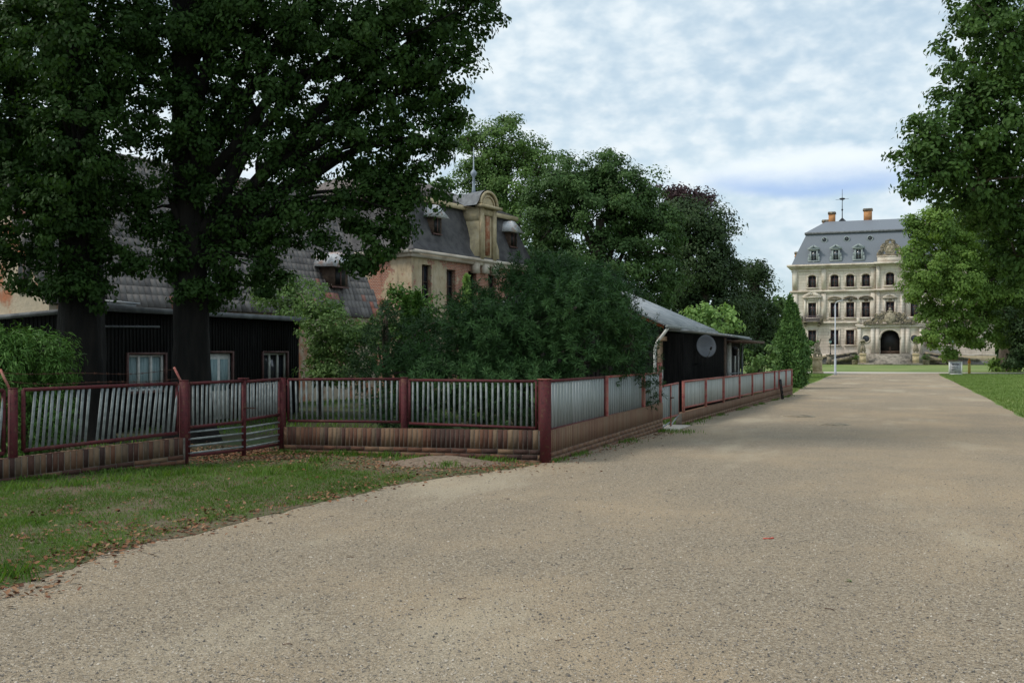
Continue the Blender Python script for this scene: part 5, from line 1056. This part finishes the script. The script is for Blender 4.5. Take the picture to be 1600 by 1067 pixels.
# ivy-like sprouts on oak trunks lit leaves are part of crowns. ------------------------------------------------ ground cover
from mathutils.geometry import intersect_point_line
poly = np.array([(p[0], p[1]) for p in vp])
def inside(P, poly):
    x, y = P[:, 0], P[:, 1]; c_ = np.zeros(len(P), bool); j = len(poly)-1
    for i in range(len(poly)):
        xi, yi = poly[i]; xj, yj = poly[j]
        c_ ^= ((yi > y) != (yj > y)) & (x < (xj-xi)*(y-yi)/(yj-yi+1e-12)+xi); j = i
    return c_
def vnoise(P, s, seed=0):
    r = np.random.default_rng(seed); v = np.zeros(len(P))
    for k in range(5):
        a = r.random()*6.28; f_ = s*(1+k*.7); v += np.sin((P[:, 0]*np.cos(a)+P[:, 1]*np.sin(a))*f_+r.random()*6.28)/(1+k*.35)
    return v/2.2
def grass(name, P, h, label, tilt=.5, wd=.09, m='grassb'):
    n = len(P); a = rng.random(n)*6.28
    d_ = np.stack([np.cos(a)*tilt, np.sin(a)*tilt, np.ones(n)], 1)*1.; P3 = np.concatenate([P, np.full((n, 1), .008)], 1)
    nn = np.stack([-np.sin(a), np.cos(a), np.zeros(n)], 1); b = nn*(h*wd)[:, None]; L3 = h[:, None]
    d_ /= np.linalg.norm(d_, axis=1)[:, None]; tip = P3+d_*L3; mid_ = P3+(d_*.5+np.array([0, 0, .12]))*L3
    V = np.stack([P3-b, P3+b, mid_+b*.7, tip, mid_-b*.7], 1).reshape(-1, 3); lo = np.arange(5*n); st = np.arange(n)*5
    tint = np.clip(.5+.28*vnoise(P, 1.3, 5)+rng.normal(size=n)*.16, 0, 1)
    o = link_mesh(name, V, lo, st, MT[m], None, np.repeat(tint, 5)); tag(o, label, 'grass', kind='stuff'); return o
Pn = np.stack([rng.uniform(-11, .8, 330000), rng.uniform(7.5, 20.6, 330000)], 1); Pn = Pn[inside(Pn, poly)]
mask = vnoise(Pn, 1.1, 3)*.55+.75+.35*vnoise(Pn, 6, 4); gx = Pn[:, 0]; gy = Pn[:, 1]
# bare mound near corner, bare ground by gate, ragged road edge
dm = np.hypot((gx+1.3)/2.1, (gy-18.2)/1.5); mask -= np.clip(1.35-dm, 0, 1.4)*1.3
dg = np.hypot((gx+4.4)/1.6, (gy-18.9)/1.1); mask -= np.clip(1.2-dg, 0, 1.2)*1.4
ed = np.array([(p.x, p.y) for p in edge]); dmin = np.min(np.hypot(gx[:, None]-ed[None, ::2, 0], gy[:, None]-ed[None, ::2, 1]), 1) if len(gx) < 4e5 else 0
mask -= np.clip(.5-dmin, 0, .5)*1.6
keep = rng.random(len(Pn)) < np.clip(mask, .02, 1); Pg = Pn[keep]
hg = .02+.035*rng.random(len(Pg))+.02*np.clip(vnoise(Pg, 2.1, 8), 0, 1)
grass('verge_grass', Pg, hg, 'short green grass growing on verge between fence and gravel', .7, .07)
# taller weeds tufts
Wc = [gp(*q) for q in ((250, 745), (300, 740), (410, 742), (460, 735), (540, 712), (600, 715), (500, 722), (5, 905), (640, 722), (760, 722), (120, 760), (30, 765), (180, 752), (700, 730))]
WP = np.concatenate([np.array([c_.x, c_.y])+rng.normal(size=(260, 2))*.16 for c_ in Wc]); WP = WP[rng.random(len(WP)) < .45]; grass('weeds', WP, .06+.10*rng.random(len(WP)), 'taller weeds along the foot of fence and verge', .55, .06)
Pf = np.stack([rng.uniform(-60, 14, 90000), rng.uniform(18, 60, 90000)], 1); gpoly = np.array(garden); Pf = Pf[inside(Pf, gpoly)]; Pf = Pf[(np.abs(Pf[:, 0]/Pf[:, 1]) < .52)]
Pf = Pf[(vnoise(Pf, .5, 9) > -.1)]; grass('garden_grass', Pf, .08+.10*rng.random(len(Pf)), 'rough garden grass behind the fence', .7, .09)
wf = []
for a_, b_, n_ in ((A, B, 900), (Cc, Dd, 1500), (Lp, G1, 700), (G2, A, 900)):
    d_ = (b_-a_).normalized(); nr_ = Vector((d_.y, -d_.x, 0))
    for i in range(n_):
        s_ = random.random()*(b_-a_).length
        if math.sin(s_*1.7)+math.sin(s_*4.1+1)+random.random()*.8 > .75: q_ = a_+d_*s_+nr_*(.11+random.expovariate(12)); wf.append((q_.x, q_.y))
for cx0, cy0 in ((990, 668), (1085, 655), (1062, 676)):
    g_ = gp(cx0, cy0)
    for i in range(160): wf.append((g_.x+random.gauss(0, .25), g_.y+random.gauss(0, .3)))
wf = np.array(wf); grass('wall_weeds', wf, .04+.08*rng.random(len(wf)), 'sparse weeds rooted along the foot of the brick walls', .7, .08)
# far lawns: tufts near the road edges
def strip(px0, py0, px1, py1, n): 
    u = rng.random(n)[:, None]; a = np.array(gp(px0, py0))[:2]; b = np.array(gp(px1, py1))[:2]; return a+(b-a)*u
yy_ = rng.uniform(30, 92, 70000); rx_ = np.interp(yy_, [30.5, 47.8, 89, 97], [15.25, 21.8, 37.1, 40.5]); Pr = np.stack([rx_+.05+rng.exponential(7, 70000), yy_], 1)
yl = rng.uniform(48.3, 92, 16000); lx_ = np.interp(yl, [48.4, 61.5, 89], [13.3, 17.7, 27.8]); Plf = np.stack([lx_-.05-rng.exponential(2.2, 16000), yl], 1)
Pl = np.concatenate([Pr, Plf]); Pl = Pl[(Pl[:, 0]/Pl[:, 1] < .9)]; grass('lawn_grass', Pl, .05+.06*rng.random(len(Pl)), 'mown lawn grass on both sides of the avenue', .6, .16, 'grassl')
# litter
def litter(name, P, z, s, label):
    n = len(P); o = leafcloud(name, np.concatenate([P, z+rng.random((n, 1))*.02], 1), s, MT['bleaf'], None, rng.random(n), .6, 2.2, True); tag(o, label, 'leaves', kind='stuff')
li = []
for i in range(1100):
    p = random.choice(edge); li.append((p.x+random.gauss(-.25, .28), p.y+random.gauss(.1, .25)))
li = np.array(li); li = li[(li[:, 1] > 7.8)]
l2 = np.stack([rng.uniform(-11, 1, 2600), rng.uniform(8, 20.5, 2600)], 1); l2 = l2[inside(l2, poly)]
l3 = np.stack([rng.normal(-5.2, 1.1, 3500), rng.normal(19.9, .9, 3500)], 1); l4 = np.stack([rng.normal(-1.5, 1.1, 1300), rng.normal(18.1, .7, 1300)], 1)
cl = np.concatenate([np.array(gp(*q))[:2]+rng.normal(size=(55, 2))*[.22, .16] for q in ((170, 860), (120, 870), (215, 830), (280, 832), (160, 822), (100, 800), (330, 815), (350, 800), (40, 925), (200, 850), (60, 840), (500, 780))])
l5 = np.array([tuple((A+(B-A)*random.random()+Vector((.22+random.expovariate(6), -.05, 0))))[:2] for i in range(260)])
litter('fallen_leaves', np.concatenate([li, l5, l2, l3, l4, cl]), 0.012, .055, 'brown fallen oak leaves on the verge and under the gate')
# mound
t = MB(); vs = []; nx = 26
for j in range(nx):
    for i in range(nx):
        u = i/(nx-1)*2-1; v = j/(nx-1)*2-1; r_ = math.hypot(u, v); z = .13*max(0, math.cos(min(r_, 1)*math.pi)*.5+.5)+(.012*random.random() if r_ < .95 else 0); vs.append((-1.25+u*1.2, 18.35+v*.75, z-.002+.012*(r_ < 1)))
t.add(vs, [(j*nx+i, j*nx+i+1, (j+1)*nx+i+1, (j+1)*nx+i) for j in range(nx-1) for i in range(nx-1)]); m_ = t.build('dirt_mound', ground_mat('mound grit', 18, (.13, .10, .075), (.27, .21, .16), 1., [(40, .7, (.20, .11, .07))]), None, smooth=True); tag(m_, 'low heap of gravelly dirt before brick wall near corner post', 'dirt mound', kind='structure')
# road pebbles and crumbs
n = 48000; Y = 5.6+12*rng.random(n)**1.7; X = rng.uniform(-.56, .56, n)*Y; P = np.stack([X, Y], 1)
okm = ~inside(P, poly) & (X < 7.5); P = P[okm]; n = len(P)
s = (.0035+.0085*rng.random(n)**4)[:, None]
o8 = np.array([(1, 0, 0), (0, 1, 0), (-1, 0, 0), (0, -1, 0), (0, 0, .8), (0, 0, -.8)]); V = (np.concatenate([P, np.full((n, 1), .010)], 1)[:, None, :]+(o8[None]+rng.normal(size=(n, 6, 3))*.2)*s[:, None, :]).reshape(-1, 3)
tri = np.array([0, 1, 4, 1, 2, 4, 2, 3, 4, 3, 0, 4]); lo = ((np.arange(n)*6)[:, None]+tri).ravel(); o = link_mesh('pebbles', V, lo, np.arange(4*n)*3, MT['pebble'], None, np.repeat(rng.random(n), 6)); tag(o, 'small loose pebbles scattered over the gravel road', 'pebbles', kind='stuff')
# twigs and single leaves on road
tw = MB()
for i in range(34):
    y = 6.5+14*random.random()**1.4; x = random.uniform(-.45, .5)*y; a = random.random()*3.1; l = .03+.06*random.random()
    if not inside(np.array([(x, y)]), poly)[0]: tw.tube([(x, y, .014), (x+l*.5*math.cos(a), y+l*.5*math.sin(a), .015), (x+l*math.cos(a+.3), y+l*math.sin(a+.3), .013)], .0028, 5)
tag(tw.build('twigs', MT['rust'], None), 'tiny brown twigs scattered over the gravel road', 'twigs', kind='stuff')
g_ = gp(1200, 843); tag(MB().box((g_.x, g_.y, .016), (.11, .014, .010), .15).box((g_.x+.05, g_.y+.01, .018), (.03, .02, .012), .6).build('paper_scrap', mat('red scrap', [(.45, .06, .04), (.6, .12, .08)], 5, .6), None), 'thin red scrap lying on the gravel', 'litter')
g_ = gp(1330, 911); o = leafcloud('fallen_leaf', np.array([[g_.x, g_.y, .015], [g_.x+.01, g_.y, .016]]), .09, MT['bush'], None, np.array([.3, .6]), .6, 3.); tag(o, 'single green leaf lying on the gravel in foreground', 'leaf')
